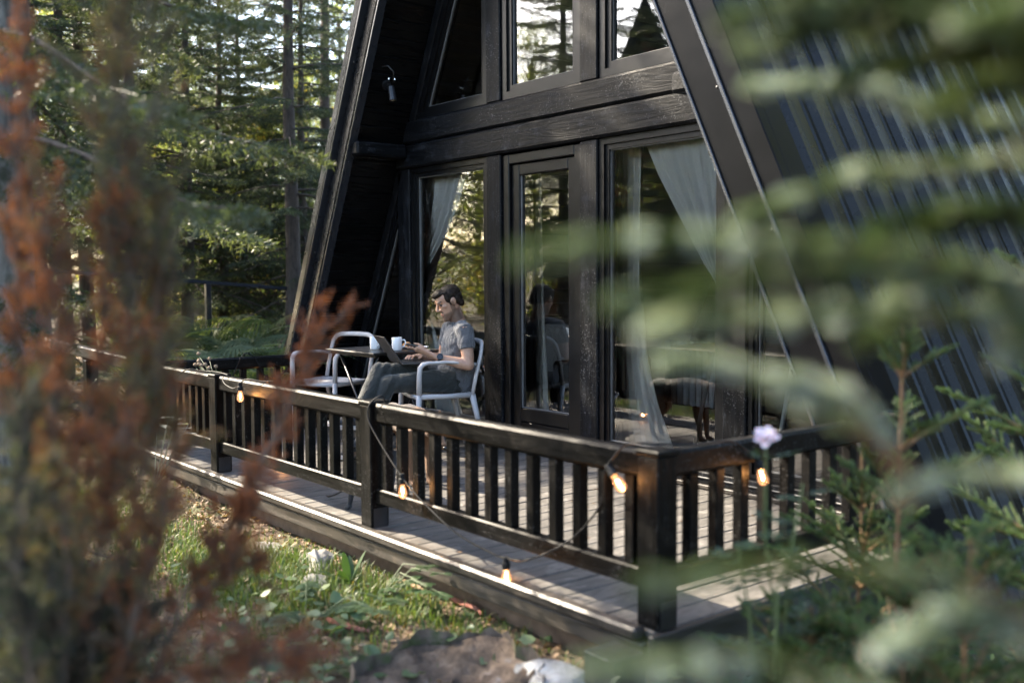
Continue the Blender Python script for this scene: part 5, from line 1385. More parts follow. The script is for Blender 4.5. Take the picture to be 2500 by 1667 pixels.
for px, d, sc_ in ((395, 9.4, 1.0), (455, 9.8, 1.05), (520, 10.2, 1.0), (575, 10.0, 0.9), (625, 9.3, 1.15), (690, 9.6, 1.1), (660, 10.6, 1.1), (360, 10.5, 1.0), (560, 11.2, 1.1), (735, 10.2, 1.0), (480, 11.5, 1.0)):
    p = at(px, 700, d)
    tree_thing('fern', {520: 'green fern right behind the handrail post', 735: 'green fern nearest the cabin roof edge', 360: 'green fern at the left end of the far railing'}.get(px, 'green fern with arching fronds behind the far deck railing'), 'fern', (p[0], p[1], float(gh(p[0], p[1]))), rt.uniform(0, 6.28), 'ferns behind the far railing', FE[rt.randint(0, 1)], None, sc_ * 1.7)

# ---------------------------------------------------------------- near conifers
def shoot_tree(name, label, loc, H, seed, mat, Lmax, whorl, nl, w, group=None, kper=55, tilt=(0, 0), nb=5, start=0.1, bare=0.25):
    """young spruce seen close: bottle-brush shoots; every branch is a part"""
    rng = np.random.RandomState(seed); t = thing(name, label, 'tree', loc, 0, group)
    zz = np.linspace(-0.1, H, 9); tp = np.stack([tilt[0] * zz, tilt[1] * zz, zz], 1) + np.concatenate([rng.normal(0, 0.006, (9, 2)), np.zeros((9, 1))], 1)
    V, T = tubes_np([tp], [np.linspace(0.007 + 0.004 * H, 0.003, 9)], 8); npmesh('trunk', V, T, M['twig'], t, local=True, smooth=True)
    lf = Leafs(); needles(lf, tp[5:-1], nrm(tp[6:] - tp[5:-1]), np.linalg.norm(tp[6:] - tp[5:-1], axis=1), kper * 2, nl, w, rng, np.full(3, 0.5), fwd=0.75)
    lf.make('leader_needles', mat, t, local=True)
    h = start
    while h < H - 0.05:
        a0 = rng.uniform(0, 6.28); f_ = 1 - h / H
        for k in range(nb):
            az = a0 + k * 6.283 / nb + rng.uniform(-0.35, 0.35); Lb = (Lmax * f_ ** 0.8 + 0.08) * rng.uniform(0.7, 1.15)
            el = np.interp(f_, [0, 1], [0.95, 0.25]) + rng.normal(0, 0.12); o = np.array([np.cos(az), np.sin(az), 0]); sd_ = np.array([-np.sin(az), np.cos(az), 0])
            tt = np.linspace(0, 1, 7); base = np.array([np.interp(h, zz, tp[:, 0]), np.interp(h, zz, tp[:, 1]), h])
            p = base + o * (Lb * tt * np.cos(el))[:, None] + np.array([0, 0, 1.0]) * (Lb * (tt * np.sin(el) - 0.12 * tt * tt))[:, None]
            bV, bT = tubes_np([p], [np.linspace(0.005 + 0.004 * Lb, 0.0025, 7)], 6)
            lf = Leafs(); S = [p[i] for i in range(1, 6)]; D = [unit(p[i + 1] - p[i]) for i in range(1, 6)]; Ls = [np.linalg.norm(p[i + 1] - p[i]) for i in range(1, 6)]
            S.append(p[-1] - D[-1] * 0.01); D.append(D[-1]); Ls.append(0.05)
            tw = []
            for s_ in (-1, 1):
                m_ = max(2, int(Lb / 0.042))
                for q in range(m_):
                    u = (q + rng.uniform(0.2, 0.8)) / m_
                    if u < bare: continue
                    c = np.array([np.interp(u, tt, p[:, i]) for i in range(3)]); tan = unit(np.array([np.interp(u, tt, np.gradient(p[:, i])) for i in range(3)]))
                    d = unit(tan * 0.75 + sd_ * s_ * 0.75 + np.array([0, 0, rng.uniform(-0.1, 0.35)])); l_ = (0.035 + 0.28 * Lb * (1 - u)) * rng.uniform(0.6, 1.2)
                    S.append(c); D.append(d); Ls.append(l_); tw.append((c, c + d * l_))
            S, D, Ls = np.array(S), np.array(D), np.array(Ls)
            for kk in range(1, 4):
                sel = (Ls > 0.04 * kk) & (Ls <= 0.04 * (kk + 1)) if kk < 3 else (Ls > 0.12)
                if kk == 1: sel = Ls <= 0.08
                needles(lf, S[sel], D[sel], Ls[sel], int(kper * (0.8 + 0.5 * kk)), nl, w, rng, 0.42 + 0.3 * rng.uniform(size=sel.sum()), fwd=0.7)
            if tw:
                V2, T2 = tubes_np([np.array(x) for x in tw], [np.array([0.0022, 0.0012])] * len(tw), 4)
                T2 = T2 + len(bV); bV = np.concatenate([bV, V2]); bT = np.concatenate([bT, T2])
            br = npmesh('branch', bV, bT, M['twig'], t, local=True, smooth=True); lf.make('needles', mat, br, local=True)
        h += whorl * rng.uniform(0.8, 1.2)
    return t
def gpos(px, d):
    p = at(px, 700, d); return (p[0], p[1], float(gh(p[0], p[1])) - 0.02)
shoot_tree('spruce_sapling', 'young spruce with a bare orange-brown top stem, upright beside the near deck railing', gpos(2208, 2.9), 1.62, 41, M['sapling'], 0.50, 0.20, 0.013, 0.0028, start=0.15, kper=130, bare=0.12)
shoot_tree('spruce_sapling', 'dark bushy young spruce at the right edge in front of the steel roof', gpos(2590, 3.2), 2.0, 42, M['sapling'], 0.62, 0.17, 0.014, 0.003, start=0.1, kper=120, bare=0.1)
shoot_tree('spruce_sapling', 'low spreading young spruce at the foot of the deck corner', gpos(1985, 2.75), 0.68, 43, M['sapling'], 0.50, 0.13, 0.013, 0.003, start=0.08, nb=6, kper=110, bare=0.1)
shoot_tree('spruce_sapling', 'low dark young spruce in the bottom right corner', gpos(2380, 2.3), 0.95, 44, M['sapling'], 0.50, 0.13, 0.013, 0.003, start=0.08, nb=6, kper=110, bare=0.1)

shoot_tree('spruce_sapling', 'small young spruce at the bottom, in front of the deck corner post', gpos(1800, 2.35), 0.55, 45, M['sapling'], 0.36, 0.12, 0.013, 0.003, start=0.05, nb=6, kper=110, bare=0.1)
shoot_tree('spruce_sapling', 'dense young spruce behind the near railing end, against the roof edge', gpos(2110, 3.3), 1.25, 46, M['sapling'], 0.50, 0.14, 0.013, 0.003, start=0.08, nb=6, kper=110, bare=0.1)
shoot_tree('spruce_sapling', 'bushy young spruce low in the right corner, between the bare-stemmed sapling and the frame edge', gpos(2230, 2.45), 0.85, 47, M['sapling'], 0.48, 0.11, 0.013, 0.003, start=0.08, nb=7, kper=120, bare=0.08)
# big spruce right beside the viewpoint: its branches cross the right half out of focus
fs_ = thing('foreground_spruce', 'out-of-focus pale green spruce boughs reaching in from the right, very close', 'tree', (*at(2900, 700, 0.68)[:2], -0.3))
fl = np.array(fs_.location)
z1 = 2.6
V, T = tubes_np([np.array([fl + (0, 0, -0.1), fl + (0.01, 0.0, 1.4), fl + (0.0, 0.02, z1)])], [np.array([0.06, 0.045, 0.02])], 10); npmesh('trunk', V, T, M['bark'], fs_, smooth=True)
def bough(A, Bp, seed, width=0.085, dens=1.0, mat='pale_spruce', t0=0.5, droop=0.03, parent=None, nl=0.014, w=0.0022):
    rng = np.random.RandomState(seed); A = np.array(A); Bp = np.array(Bp); Lb = np.linalg.norm(Bp - A); tt = np.linspace(0, 1, 12)
    p = A + (Bp - A) * tt[:, None] + np.array([0, 0, 1.0]) * (droop * np.sin(tt * np.pi))[:, None] + np.cumsum(rng.normal(0, 0.004, (12, 3)), 0)
    d0 = unit(Bp - A); sd_ = unit(np.cross(d0, (0, 0, 1))); lf = Leafs()
    bV, bT = tubes_np([p], [np.linspace(0.006, 0.0015, 12)], 6); S = list(p[3:-1]); D = [unit(p[i + 1] - p[i]) for i in range(3, 11)]; Ls = [np.linalg.norm(p[i + 1] - p[i]) for i in range(3, 11)]
    m_ = int(Lb / 0.028 * dens); tw = []
    for s_ in (-1, 1):
        for q in range(m_):
            u = (q + rng.uniform(0, 1)) / m_
            if u < 0.2: continue
            c = np.array([np.interp(u, tt, p[:, i]) for i in range(3)]); l_ = width * (1.15 - 0.75 * u) * rng.uniform(0.55, 1.2)
            d = unit(d0 * rng.uniform(0.6, 1.0) + sd_ * s_ * 0.8 + np.array([0, 0, rng.uniform(-0.45, 0.15)])); S.append(c); D.append(d); Ls.append(l_); tw.append((c, c + d * l_))
    S, D, Ls = np.array(S), np.array(D), np.array(Ls)
    needles(lf, S, D, Ls, 230, nl, 0.0032, rng, np.clip(t0 + rng.normal(0, 0.24, len(S)), 0, 1), fwd=0.7)
    V2, T2 = tubes_np([np.array(x) for x in tw], [np.array([0.0012, 0.0007])] * len(tw), 4)
    br = npmesh('bough', np.concatenate([bV, V2]), np.concatenate([bT, T2 + len(bV)]), M['twig'], parent, smooth=True); lf.make('needles', M[mat], br, local=True) if False else None
    V, T, C = lf.out(); npmesh('needles', V - np.array(parent.location), T, M[mat], br, tint=C, local=True)
    return br
def P(px, py, d): return at(px, py, d)
B = [  # start px,py,depth -> tip px,py,depth, width, dens, tint
    ((2800, 790, 0.90), (1330, 645, 0.69), 0.034, 1.0, 0.50), ((2800, 830, 0.90), (1500, 700, 0.72), 0.030, 1.0, 0.40), ((2800, 900, 0.90), (1650, 790, 0.74), 0.026, 1.0, 0.62), ((2750, 700, 0.95), (2010, 735, 0.95), 0.035, 1.0, 0.75),
    ((2750, 480, 0.95), (1900, 160, 1.01), 0.028, 1.0, 0.78), ((2750, 420, 0.90), (1830, 500, 0.90), 0.034, 1.0, 0.62), ((2750, 860, 0.90), (2080, 870, 0.84), 0.03, 1.0, 0.45), ((2240, 1180, 0.90), (1640, 800, 0.85), 0.020, 1.2, 0.85),
    ((2700, 140, 0.90), (1700, 20, 0.74), 0.06, 1.0, 0.26), ((2700, 230, 0.84), (1950, 70, 0.76), 0.07, 1.1, 0.25), ((2700, 90, 0.84), (2150, -60, 0.78), 0.07, 1.0, 0.24), ((2750, 560, 0.90), (2120, 620, 0.87), 0.05, 1.0, 0.10), ((2750, 640, 0.90), (2300, 560, 0.87), 0.05, 1.0, 0.10),
    ((2700, 260, 0.90), (1980, 190, 0.78), 0.055, 1.0, 0.30), ((2750, 330, 0.90), (2230, 250, 0.81), 0.055, 1.0, 0.28), ((2700, 60, 0.90), (1880, -10, 0.81), 0.06, 1.0, 0.30), ((2700, 180, 0.81), (2260, 100, 0.69), 0.06, 1.0, 0.32), ((2220, 1220, 0.90), (2010, 920, 0.87), 0.016, 1.2, 0.95), ((2800, 1330, 0.90), (2180, 1230, 0.81), 0.03, 0.9, 0.70), ((2650, 1560, 0.81), (1560, 1440, 0.69), 0.016, 0.5, 0.35),
    ((2650, 1900, 0.78), (1440, 1650, 0.67), 0.022, 0.8, 0.55), ((2700, 1650, 0.81), (2250, 1560, 0.76), 0.028, 1.0, 0.70), ((2750, 1030, 0.90), (2380, 880, 0.84), 0.035, 1.0, 0.75)]
for i, (a, b_, wd_, dn, t0) in enumerate(B):
    bough(P(*a), P(*b_), 60 + i, wd_, dn, 'pale_spruce', t0, parent=fs_)

# ---------------------------------------------------------------- dried red-brown conifer at the left
rb = thing('dried_conifer', 'red-brown dried conifer bush with an olive plume, out of focus at the left edge', 'bush', (*at(150, 700, 2.1)[:2], float(gh(*at(150, 700, 2.1)[:2]))))
def plume_stem(pts, seed, tints, n=60, length=0.10, width=0.035, from_u=0.15, radius=0.006, up=0.35, reach=0.075):
    """a stem that forks into thin side twigs carrying small flat sprays, with gaps between them"""
    rng = np.random.RandomState(seed); q = np.array([P(*p) for p in pts]); m_ = len(q); tq = np.linspace(0, 1, m_); tt = np.linspace(0, 1, 24)
    p = np.stack([np.interp(tt, tq, q[:, i]) for i in range(3)], 1)
    for _ in range(3): p[1:-1] = (p[:-2] + 2 * p[1:-1] + p[2:]) / 4
    lf = Leafs(); S = []; D = []; Ls = []; tn = []; tw = []
    nsub = max(8, int(n / 3.9))
    for j in range(nsub):
        u = from_u + (1 - from_u) * (j + rng.uniform(0, 1)) / nsub
        c = np.array([np.interp(u, tt, p[:, i]) for i in range(3)]); tan = unit(np.array([np.interp(u, tt, np.gradient(p[:, i])) for i in range(3)]))
        ds = unit(tan * 0.9 + rng.normal(0, 0.62, 3) + np.array([0, 0, up * .8])); Lsub = 1.35 * reach * rng.uniform(0.2, 1.0) ** 1.4 * 1.5 * (1.15 - 0.5 * u); mid = c + ds * Lsub * 0.5 + rng.normal(0, .006, 3); e_ = c + ds * Lsub + np.array([0, 0, up * .03])
        tw.append((c, mid, e_)); t0 = np.clip(tints[0] + (tints[1] - tints[0]) * u + rng.normal(0, 0.11), 0.0, 1.0)
        for g_n in range(rng.randint(5, 10)):
            v = rng.uniform(0.25, 1.0); c2 = (1 - v) ** 2 * c + 2 * v * (1 - v) * mid + v * v * e_
            d = unit(ds + rng.normal(0, 0.5, 3) + np.array([0, 0, up * .5])); l_ = length * 0.62 * rng.uniform(0.5, 1.3)
            a, b_ = perp_basis(d[None]); a = a[0]; b_ = b_[0]; th = rng.uniform(0, 6.28); fl_ = a * math.cos(th) + b_ * math.sin(th)
            t1 = np.clip(t0 + rng.normal(0, .06), 0, 1)
            for s_ in range(5):
                uu = 0.15 + 0.85 * s_ / 5; sg = 1 if s_ % 2 else -1
                S.append(c2 + d * l_ * uu); D.append(unit(d * 0.8 + fl_ * sg * 0.7 + rng.normal(0, 0.15, 3))); Ls.append(width * 0.6 * (1.2 - 0.7 * uu) * rng.uniform(0.7, 1.2)); tn.append(t1)
            S.append(c2); D.append(d); Ls.append(l_); tn.append(t1); tw.append((c2, c2 + d * l_ * .5, c2 + d * l_))
    needles(lf, np.array(S), np.array(D), np.array(Ls), 9, 0.012, 0.0020, rng, np.array(tn), fwd=1.2, tvar=0.09)
    bV, bT = tubes_np([p], [np.linspace(radius, 0.002, 24)], 6)
    V2, T2 = tubes_np([np.array(x) for x in tw], [np.array([0.0020, 0.0015, 0.0008])] * len(tw), 4)
    br = npmesh('branch', np.concatenate([bV, V2]), np.concatenate([bT, T2 + len(bV)]), M['bark'], rb, smooth=True)
    V, T, C = lf.out(); npmesh('foliage', V - np.array(rb.location), T, M['rust'], br, tint=C, local=True)
base = (190, 2350, 2.10)
plume_stem([base, (240, 1500, 2.15), (330, 900, 2.10), (300, 420, 2.05), (275, 30, 2.05)], 71, (0.42, 0.33), 270, 0.09, 0.035, 0.34, radius=0.0045, up=0.9, reach=.17)
plume_stem([base, (300, 1400, 2.15), (390, 900, 2.15), (385, 520, 2.10)], 72, (0.52, 0.36), 170, 0.08, 0.035, 0.40, up=0.9, reach=.075)
plume_stem([base, (150, 1300, 2.10), (260, 800, 2.05), (270, 540, 2.05)], 73, (0.78, 0.62), 120, 0.10, 0.04, 0.35, up=0.8)
plume_stem([base, (60, 1400, 2.10), (40, 700, 2.05), (55, 100, 2.05)], 74, (0.66, 0.72), 110, 0.09, 0.03, 0.45, up=0.9, reach=.04)
plume_stem([base, (120, 1200, 1.99), (140, 800, 1.99), (110, 520, 1.99)], 75, (0.70, 0.66), 110, 0.10, 0.04, 0.35, up=0.7)
plume_stem([base, (320, 1420, 2.20), (430, 1150, 2.26), (395, 820, 2.20)], 76, (0.7, 0.58), 110, 0.10, 0.04, 0.3, up=0.6)
plume_stem([base, (330, 1610, 2.26), (560, 1290, 2.41), (700, 1000, 2.52), (800, 790, 2.52)], 77, (0.66, 0.86), 120, 0.085, 0.035, 0.42, radius=0.007, up=0.35)
plume_stem([base, (420, 1500, 2.31), (560, 1330, 2.36), (620, 1200, 2.36)], 78, (0.68, 0.78), 80, 0.085, 0.035, 0.45, up=0.3)
plume_stem([base, (380, 1600, 2.20), (520, 1420, 2.26), (610, 1370, 2.26)], 79, (0.66, 0.74), 80, 0.085, 0.035, 0.4, up=0.1)
plume_stem([base, (330, 1700, 1.99), (520, 1640, 1.94), (690, 1620, 1.94)], 80, (0.66, 0.74), 110, 0.085, 0.035, 0.35, up=0.2)
plume_stem([base, (200, 1500, 2.05), (260, 1250, 1.99), (300, 1080, 1.99)], 81, (0.62, 0.74), 110, 0.09, 0.035, 0.3, up=0.5)
plume_stem([base, (80, 1700, 1.83), (40, 1350, 1.79), (60, 1050, 1.79)], 82, (0.10, 0.2), 130, 0.08, 0.03, 0.25, up=0.6)
plume_stem([base, (150, 1700, 1.89), (170, 1400, 1.89), (130, 1150, 1.89)], 83, (0.12, 0.5), 110, 0.08, 0.03, 0.25, up=0.5)
plume_stem([base, (250, 1800, 1.99), (330, 1500, 1.99), (400, 1300, 2.05)], 84, (0.68, 0.5), 90, 0.085, 0.035, 0.3, up=0.4)

for i, (a_, b_, c_) in enumerate((((60, 1750, 2.03), (30, 1500, 1.98), (10, 1330, 1.98)), ((180, 1800, 2.09), (160, 1560, 2.03), (120, 1400, 2.03)), ((300, 1850, 2.15), (260, 1640, 2.15), (300, 1480, 2.15)), ((60, 1500, 2.37), (110, 1200, 2.37), (90, 980, 2.37)), ((200, 1500, 2.49), (210, 1200, 2.49), (240, 1000, 2.49)))):
    plume_stem([base, a_, b_, c_], 90 + i, ((0.03, 0.12) if i < 3 else (0.1, 0.62)), 300, 0.09, 0.034, 0.15, up=0.4, reach=.10)  # darkest sprays: near-black tint stands in for shade low in the bush
# grey trunk at the left edge
pg = at(15, 700, 4.2)
t = thing('grey_trunk_tree', 'pale grey lichen-covered tree trunk behind the red bush at the left edge', 'tree', (pg[0], pg[1], float(gh(pg[0], pg[1]))))
V, T = tubes_np([np.array([(0, 0, -0.2), (0.0, 0, 0.5), (0.02, 0.01, 1.6), (0.0, 0.05, 3.2), (0.05, 0.05, 6.0)])], [np.array([0.15, 0.105, 0.095, 0.085, 0.05])], 16); npmesh('trunk', V, T, M['greybark'], t, local=True, smooth=True)
(tV, tT), (bV, bT), (cV, cT, cC) = spruce(15, 7.5, 1.9, 1.9, whorl=0.36, sag=0.45)
npmesh('branches', bV, bT, M['bark'], t, local=True); npmesh('crown', cV, cT, M['spruce'], t, tint=cC, local=True)

# ---------------------------------------------------------------- rose
rs = thing('rose_bush', 'rose stem with one pale pink bloom at the near deck railing', 'rose', gpos(1890, 2.65))
M['rose_leaf'] = leafmat('rose_leaves', [(0.0, (0.02, 0.045, 0.02)), (0.6, (0.05, 0.09, 0.04)), (1.0, (0.11, 0.15, 0.06))], 0.3, 0.4, 1.3)
M['stem'] = plain('green_stem', (0.06, 0.09, 0.03), 0.6)
rl = np.array(rs.location); rng = np.random.RandomState(9)
tip = at(1870, 1075, 2.62)
stems = [np.array([rl, rl + (0.02, 0.02, 0.5), tip - (0, 0, 0.25), tip]), np.array([rl, at(1930, 1350, 2.7), at(1960, 1180, 2.7)]), np.array([rl, at(1900, 1420, 2.6), at(1960, 1330, 2.6)]), np.array([rl, at(1830, 1500, 2.7), at(1800, 1330, 2.72)])]
V, T = tubes_np(stems, [np.linspace(0.005, 0.0025, len(s_)) for s_ in stems], 6); npmesh('stems', V, T, M['stem'], rs, smooth=True)
for s_ in stems:
    for j in range(11):
        u = rng.uniform(0.25, 0.97); tq = np.linspace(0, 1, len(s_)); c = np.array([np.interp(u, tq, s_[:, i]) for i in range(3)]); az = rng.uniform(0, 6.28); o = unit((np.cos(az), np.sin(az), rng.uniform(-0.1, 0.5))); sd_ = unit(np.cross(o, (0, 0, 1)))
        mb = MB()
        for m_, (f_, s2) in enumerate(((0.03, 1), (0.03, -1), (0.055, 1), (0.055, -1), (0.07, 0))):
            b0 = c + o * f_; d = unit(o * (0.5 if s2 else 1) + sd_ * s2 * 0.9); e_ = np.cross(d, (0, 0, 1)) * 0.011; l_ = 0.034
            mb.add([b0, b0 + d * l_ * .35 + e_ + (0, 0, .003), b0 + d * l_ * .75 + e_ * .7, b0 + d * l_, b0 + d * l_ * .75 - e_ * .7, b0 + d * l_ * .35 - e_ + (0, 0, .003)], [(0, 1, 2, 3), (0, 3, 4, 5)])
        mb.tube([c, c + o * 0.07], 0.001, 4); obj('leaf', mb, M['rose_leaf'], rs)
M['petal'] = plain('pale_pink_petal', (0.72, 0.58, 0.62), 0.6, var=0.08, Subsurface_Weight=0.3, Subsurface_Scale=0.01)
RZ = unit(np.array([0, 0, 0.75]) - CF * 0.6 - CR * 0.25); RX = unit(np.cross(RZ, (0, 0, 1))); RY = np.cross(RZ, RX)
for k in range(20):
    az = k * 2.4; ring = k / 20; r = 0.006 + 0.016 * ring; tl = 0.15 + 1.15 * ring ** 1.3 + rng.uniform(-.12, .12); o = np.array([math.cos(az), math.sin(az), 0]); sd_ = np.array([-math.sin(az), math.cos(az), 0]); c = tip + (0, 0, .004)
    o = o[0] * RX + o[1] * RY; sd_ = -math.sin(az) * RX + math.cos(az) * RY; upd = unit(o * math.sin(tl) + RZ * math.cos(tl)); Lp = 0.018 + 0.009 * ring; vs = []
    for i in range(4):
        for j in range(5):
            a, b_ = i / 3, j / 4 * 2 - 1; ww = 0.011 * math.sin(0.5 + a * 1.9); vs.append(c + o * r * 0.25 + upd * Lp * a + sd_ * ww * b_ + o * (-0.007 * b_ * b_ + 0.008 * a * a))
    mb = MB(); mb.add(vs, [(i * 5 + j, i * 5 + j + 1, i * 5 + j + 6, i * 5 + j + 5) for i in range(3) for j in range(4)]); obj('petal', mb, M['petal'], rs, smooth=True)

# dried seed heads at the far rail
sh = thing('dried_flower', 'cluster of dried tan burr flower heads showing above the front railing', 'dried flower', (-6.72, 2.76, 0.0))
M['burr'] = plain('dried_burr', (0.20, 0.145, 0.095), 0.95, var=0.35, scale=160, bumps=0.9); rng = np.random.RandomState(3)
for k in range(15):
    u = rng.uniform(); c = np.array([-7.100 + 0.329 * u, 2.77 + rng.uniform(-0.03, 0.05), 0.712 - 0.096 * u + rng.uniform(-0.05, 0.05)])
    mb = MB(); mb.ell(c, (.014, .014, .013), nu=10, nv=7); h_ = obj('flower_head', mb, M['burr'], sh); mb = MB(); mb.tube([c - (0, 0, .015), (-6.70, 2.765, c[2] - 0.18), (-6.70, 2.76, 0.005)], 0.0018, 5); obj('stem', mb, M['stem'], h_)

# silvery leaves in front of the railing
sv = thing('silver_plant', 'plant with pale silvery leaves in front of the far end of the railing', 'plant', (-6.95, 2.40, float(gh(-6.95, 2.40))))
M['silver'] = leafmat('silvery_leaf', [(0, (0.3, 0.33, 0.33)), (1, (0.45, 0.48, 0.47))], 0.25, 0.5, 1.0)
for k, (px, py) in enumerate(((385, 1020), (410, 1030), (430, 1022), (450, 1045), (425, 1050), (405, 1045), (460, 1035), (440, 1060))):
    c = at(px, py, 6.75); az = k * 1.9; o = unit((math.cos(az), math.sin(az), 0.1)); e_ = np.cross(o, (0, 0, 1)) * 0.03
    mb = MB(); mb.add([c, c + o * .04 + e_ + (0, 0, .01), c + o * .09 + e_ * .6, c + o * .12, c + o * .09 - e_ * .6, c + o * .04 - e_ + (0, 0, .01)], [(0, 1, 2, 3), (0, 3, 4, 5)]); mb.tube([c, (-6.95, 2.40, -0.2)], 0.003, 5); obj('leaf', mb, M['silver'], sv)

# ---------------------------------------------------------------- broad-leaved weed by the deck edge, sprawling bramble
M['weed'] = leafmat('weed_leaf', [(0.0, (0.03, 0.062, 0.022)), (0.6, (0.07, 0.115, 0.05)), (1.0, (0.13, 0.17, 0.085))], 0.3, 0.45, 1.2)
def blade_leaf(mb, c, d, L_, w_, arch=0.3):
    d = unit(d); s_ = unit(np.cross(d, (0, 0, 1))); n = 6; vs = []
    for i in range(n + 1):
        u = i / n; p = np.array(c) + d * L_ * u + np.array([0, 0, -arch * L_ * u * u]); ww = w_ * math.sin(min(1, u * 0.92 + 0.06) * math.pi) ** 0.8
        vs += [p - s_ * ww, p + np.array([0, 0, -0.15 * ww]), p + s_ * ww]
    mb.add(vs, [q for i in range(n) for q in ((i * 3, i * 3 + 1, i * 3 + 4, i * 3 + 3), (i * 3 + 1, i * 3 + 2, i * 3 + 5, i * 3 + 4))])
wp = np.array([-4.20, 2.36, float(gh(-4.20, 2.36))]); wd2 = thing('weed', 'upright broad-leaved weed growing beside the deck edge below the second post', 'weed', wp)
for az, el, L_, w_ in ((1.2, 1.25, .26, .026), (2.6, 1.1, .22, .024), (4.0, 0.8, .2, .026), (5.4, 1.0, .22, .022), (0.2, 0.6, .18, .024), (3.3, 1.4, .24, .024)):
    mb = MB(); blade_leaf(mb, wp, (math.cos(az) * math.cos(el), math.sin(az) * math.cos(el), math.sin(el)), L_, w_, 0.25); obj('leaf', mb, M['weed'], wd2)
def leafy_sprig(label, base_, tips, seed, n, sz, name='bramble'):
    t = thing(name, label, 'plant', base_); rng = np.random.RandomState(seed); b0 = np.array(base_); pth = []
    for tp_ in tips:
        tp_ = np.array(tp_); mid = (b0 + tp_) / 2 + np.array([0, 0, 0.10]); pth.append(np.array([b0, mid, tp_]))
        for j in range(n):
            u = rng.uniform(0.2, 1.0); c = (1 - u) ** 2 * b0 + 2 * u * (1 - u) * mid + u * u * tp_; az = rng.uniform(0, 6.28); mb = MB()
            for k in (-1, 0, 1): blade_leaf(mb, c, (math.cos(az + k * 1.1), math.sin(az + k * 1.1), 0.15), sz * (1.1 if k == 0 else .85), sz * 0.36, 0.25)
            obj('leaf', mb, M['weed'], t)
    V, T = tubes_np(pth, [np.array([0.003, 0.0025, 0.0015])] * len(pth), 5); npmesh('stems', V, T, M['stem'], t, smooth=True)
g_ = lambda x, y, dz=0: (x, y, float(gh(x, y)) + dz)
leafy_sprig('bramble sprig leaning over the deck edge near the hanging bulb', g_(-3.95, 2.35), [g_(-3.55, 2.50, 0.19), g_(-3.62, 2.42, 0.15), g_(-3.70, 2.50, 0.2), g_(-3.48, 2.44, 0.12)], 5, 9, 0.042)
leafy_sprig('low bramble patch beside the stump', g_(-3.85, 1.95), [g_(-3.5, 2.15, 0.10), g_(-3.7, 1.75, 0.08), g_(-4.1, 2.1, 0.1), g_(-3.6, 2.3, 0.1)], 6, 8, 0.055)

# ---------------------------------------------------------------- rocks, stump, block, sticks
def rock(label, loc, r, seed, mat, squash=(1, 1, .6)):
    rng = np.random.RandomState(seed); mb = MB(); mb.ell((0, 0, 0), (1, 1, 1), nu=22, nv=14); V = np.array(mb.v); dsp = np.zeros(len(V))
    for k in range(14):
        kv = rng.normal(size=3) * (1.2 + k * 0.5); dsp += np.sin(V @ kv + rng.uniform(0, 6.28)) * 0.16 / (1 + k * 0.4)
    for k in range(9):
        n_ = unit(rng.normal(size=3)); lim = rng.uniform(0.55, 0.85); d_ = V @ n_; over = np.maximum(0, d_ - lim); V = V - n_ * over[:, None] * 0.9
    V = V * (1 + dsp * 0.6)[:, None] * np.array(squash) * r; mb.v = [tuple(x) for x in V]
    o = obj('rock', mb, mat, origin=(0, 0, 0)); o.location = loc; tag(o, label, 'rock', None); return o
M['rock'] = plain('grey_mossy_rock', (0.22, 0.21, 0.19), 0.9, var=0.45, scale=12, bumps=0.8); M['rock_w'] = plain('whitish_rock', (0.28, 0.27, 0.245), 0.9, var=0.55, scale=16, bumps=1.0)
rock('whitish angular rock between the stump and the wooden block', (*at(1355, 1650, 3.55)[:2], at(1355, 1650, 3.55)[2] - 0.05), 0.16, 2, M['rock_w'], (1.1, .8, .62))
rock('grey rock under the deck edge, nearest the second post', g_(-4.62, 2.42, 0.01), 0.11, 3, M['rock'], (1.1, .8, .7)); rock('flat pale grey rock under the deck edge, behind the rust-red twigs', g_(-5.15, 2.38, 0.0), 0.12, 4, M['rock'], (1.2, .8, .5)); rock('mossy grey rock in the grass below the weed', g_(-4.33, 2.26, -0.01), 0.11, 5, M['rock'], (1, .9, .6))
blk = at(1500, 1590, 3.45); mb = MB(); ax_ = np.array([0.92, 0.38, 0]); ay_ = np.array([-0.38, 0.92, 0])
mb.obox((blk[0], blk[1], blk[2] - 0.10), (1, 0, 0), (0, 1, 0), (0, 0, 1), (0.075, 0.075, 0.105), 0.006); o = obj('wooden_block', mb, M['edge_y']); tag(o, 'short square timber block below the deck corner', 'block')
# stump: ragged ring of bark round a weathered top
sp_ = at(1105, 1612, 3.6); st_t = thing('tree_stump', 'broad weathered tree stump at the bottom centre among green leaves', 'stump', (sp_[0], sp_[1], sp_[2] - 0.25))
rng = np.random.RandomState(12); n = 56; vs = []; fs = []; R0 = 0.34
angr = [R0 * (1 + 0.10 * math.sin(3 * a + 1) + 0.07 * math.sin(7 * a) + rng.uniform(-.03, .03)) for a in np.linspace(0, 6.283, n, endpoint=False)]
for zf, rf in ((-0.1, 1.3), (0.06, 1.08), (0.16, 1.0), (0.235, .98)):
    for k in range(n):
        a = k / n * 6.283; vs.append((math.cos(a) * angr[k] * rf, math.sin(a) * angr[k] * rf, zf + (rng.uniform(-.02, .02) if zf > .2 else 0)))
for i in range(3):
    for k in range(n): fs.append((i * n + k, i * n + (k + 1) % n, (i + 1) * n + (k + 1) % n, (i + 1) * n + k))
mb = MB(); mb.add(vs, fs); M['stumpbark'] = barkmat('stump_bark', (0.05, 0.038, 0.028), (0.19, 0.145, 0.11), moss=(0.07, 0.085, 0.03)); obj('bark', mb, M['stumpbark'], st_t, local=True)
vs = []; fs = []; rings = 14
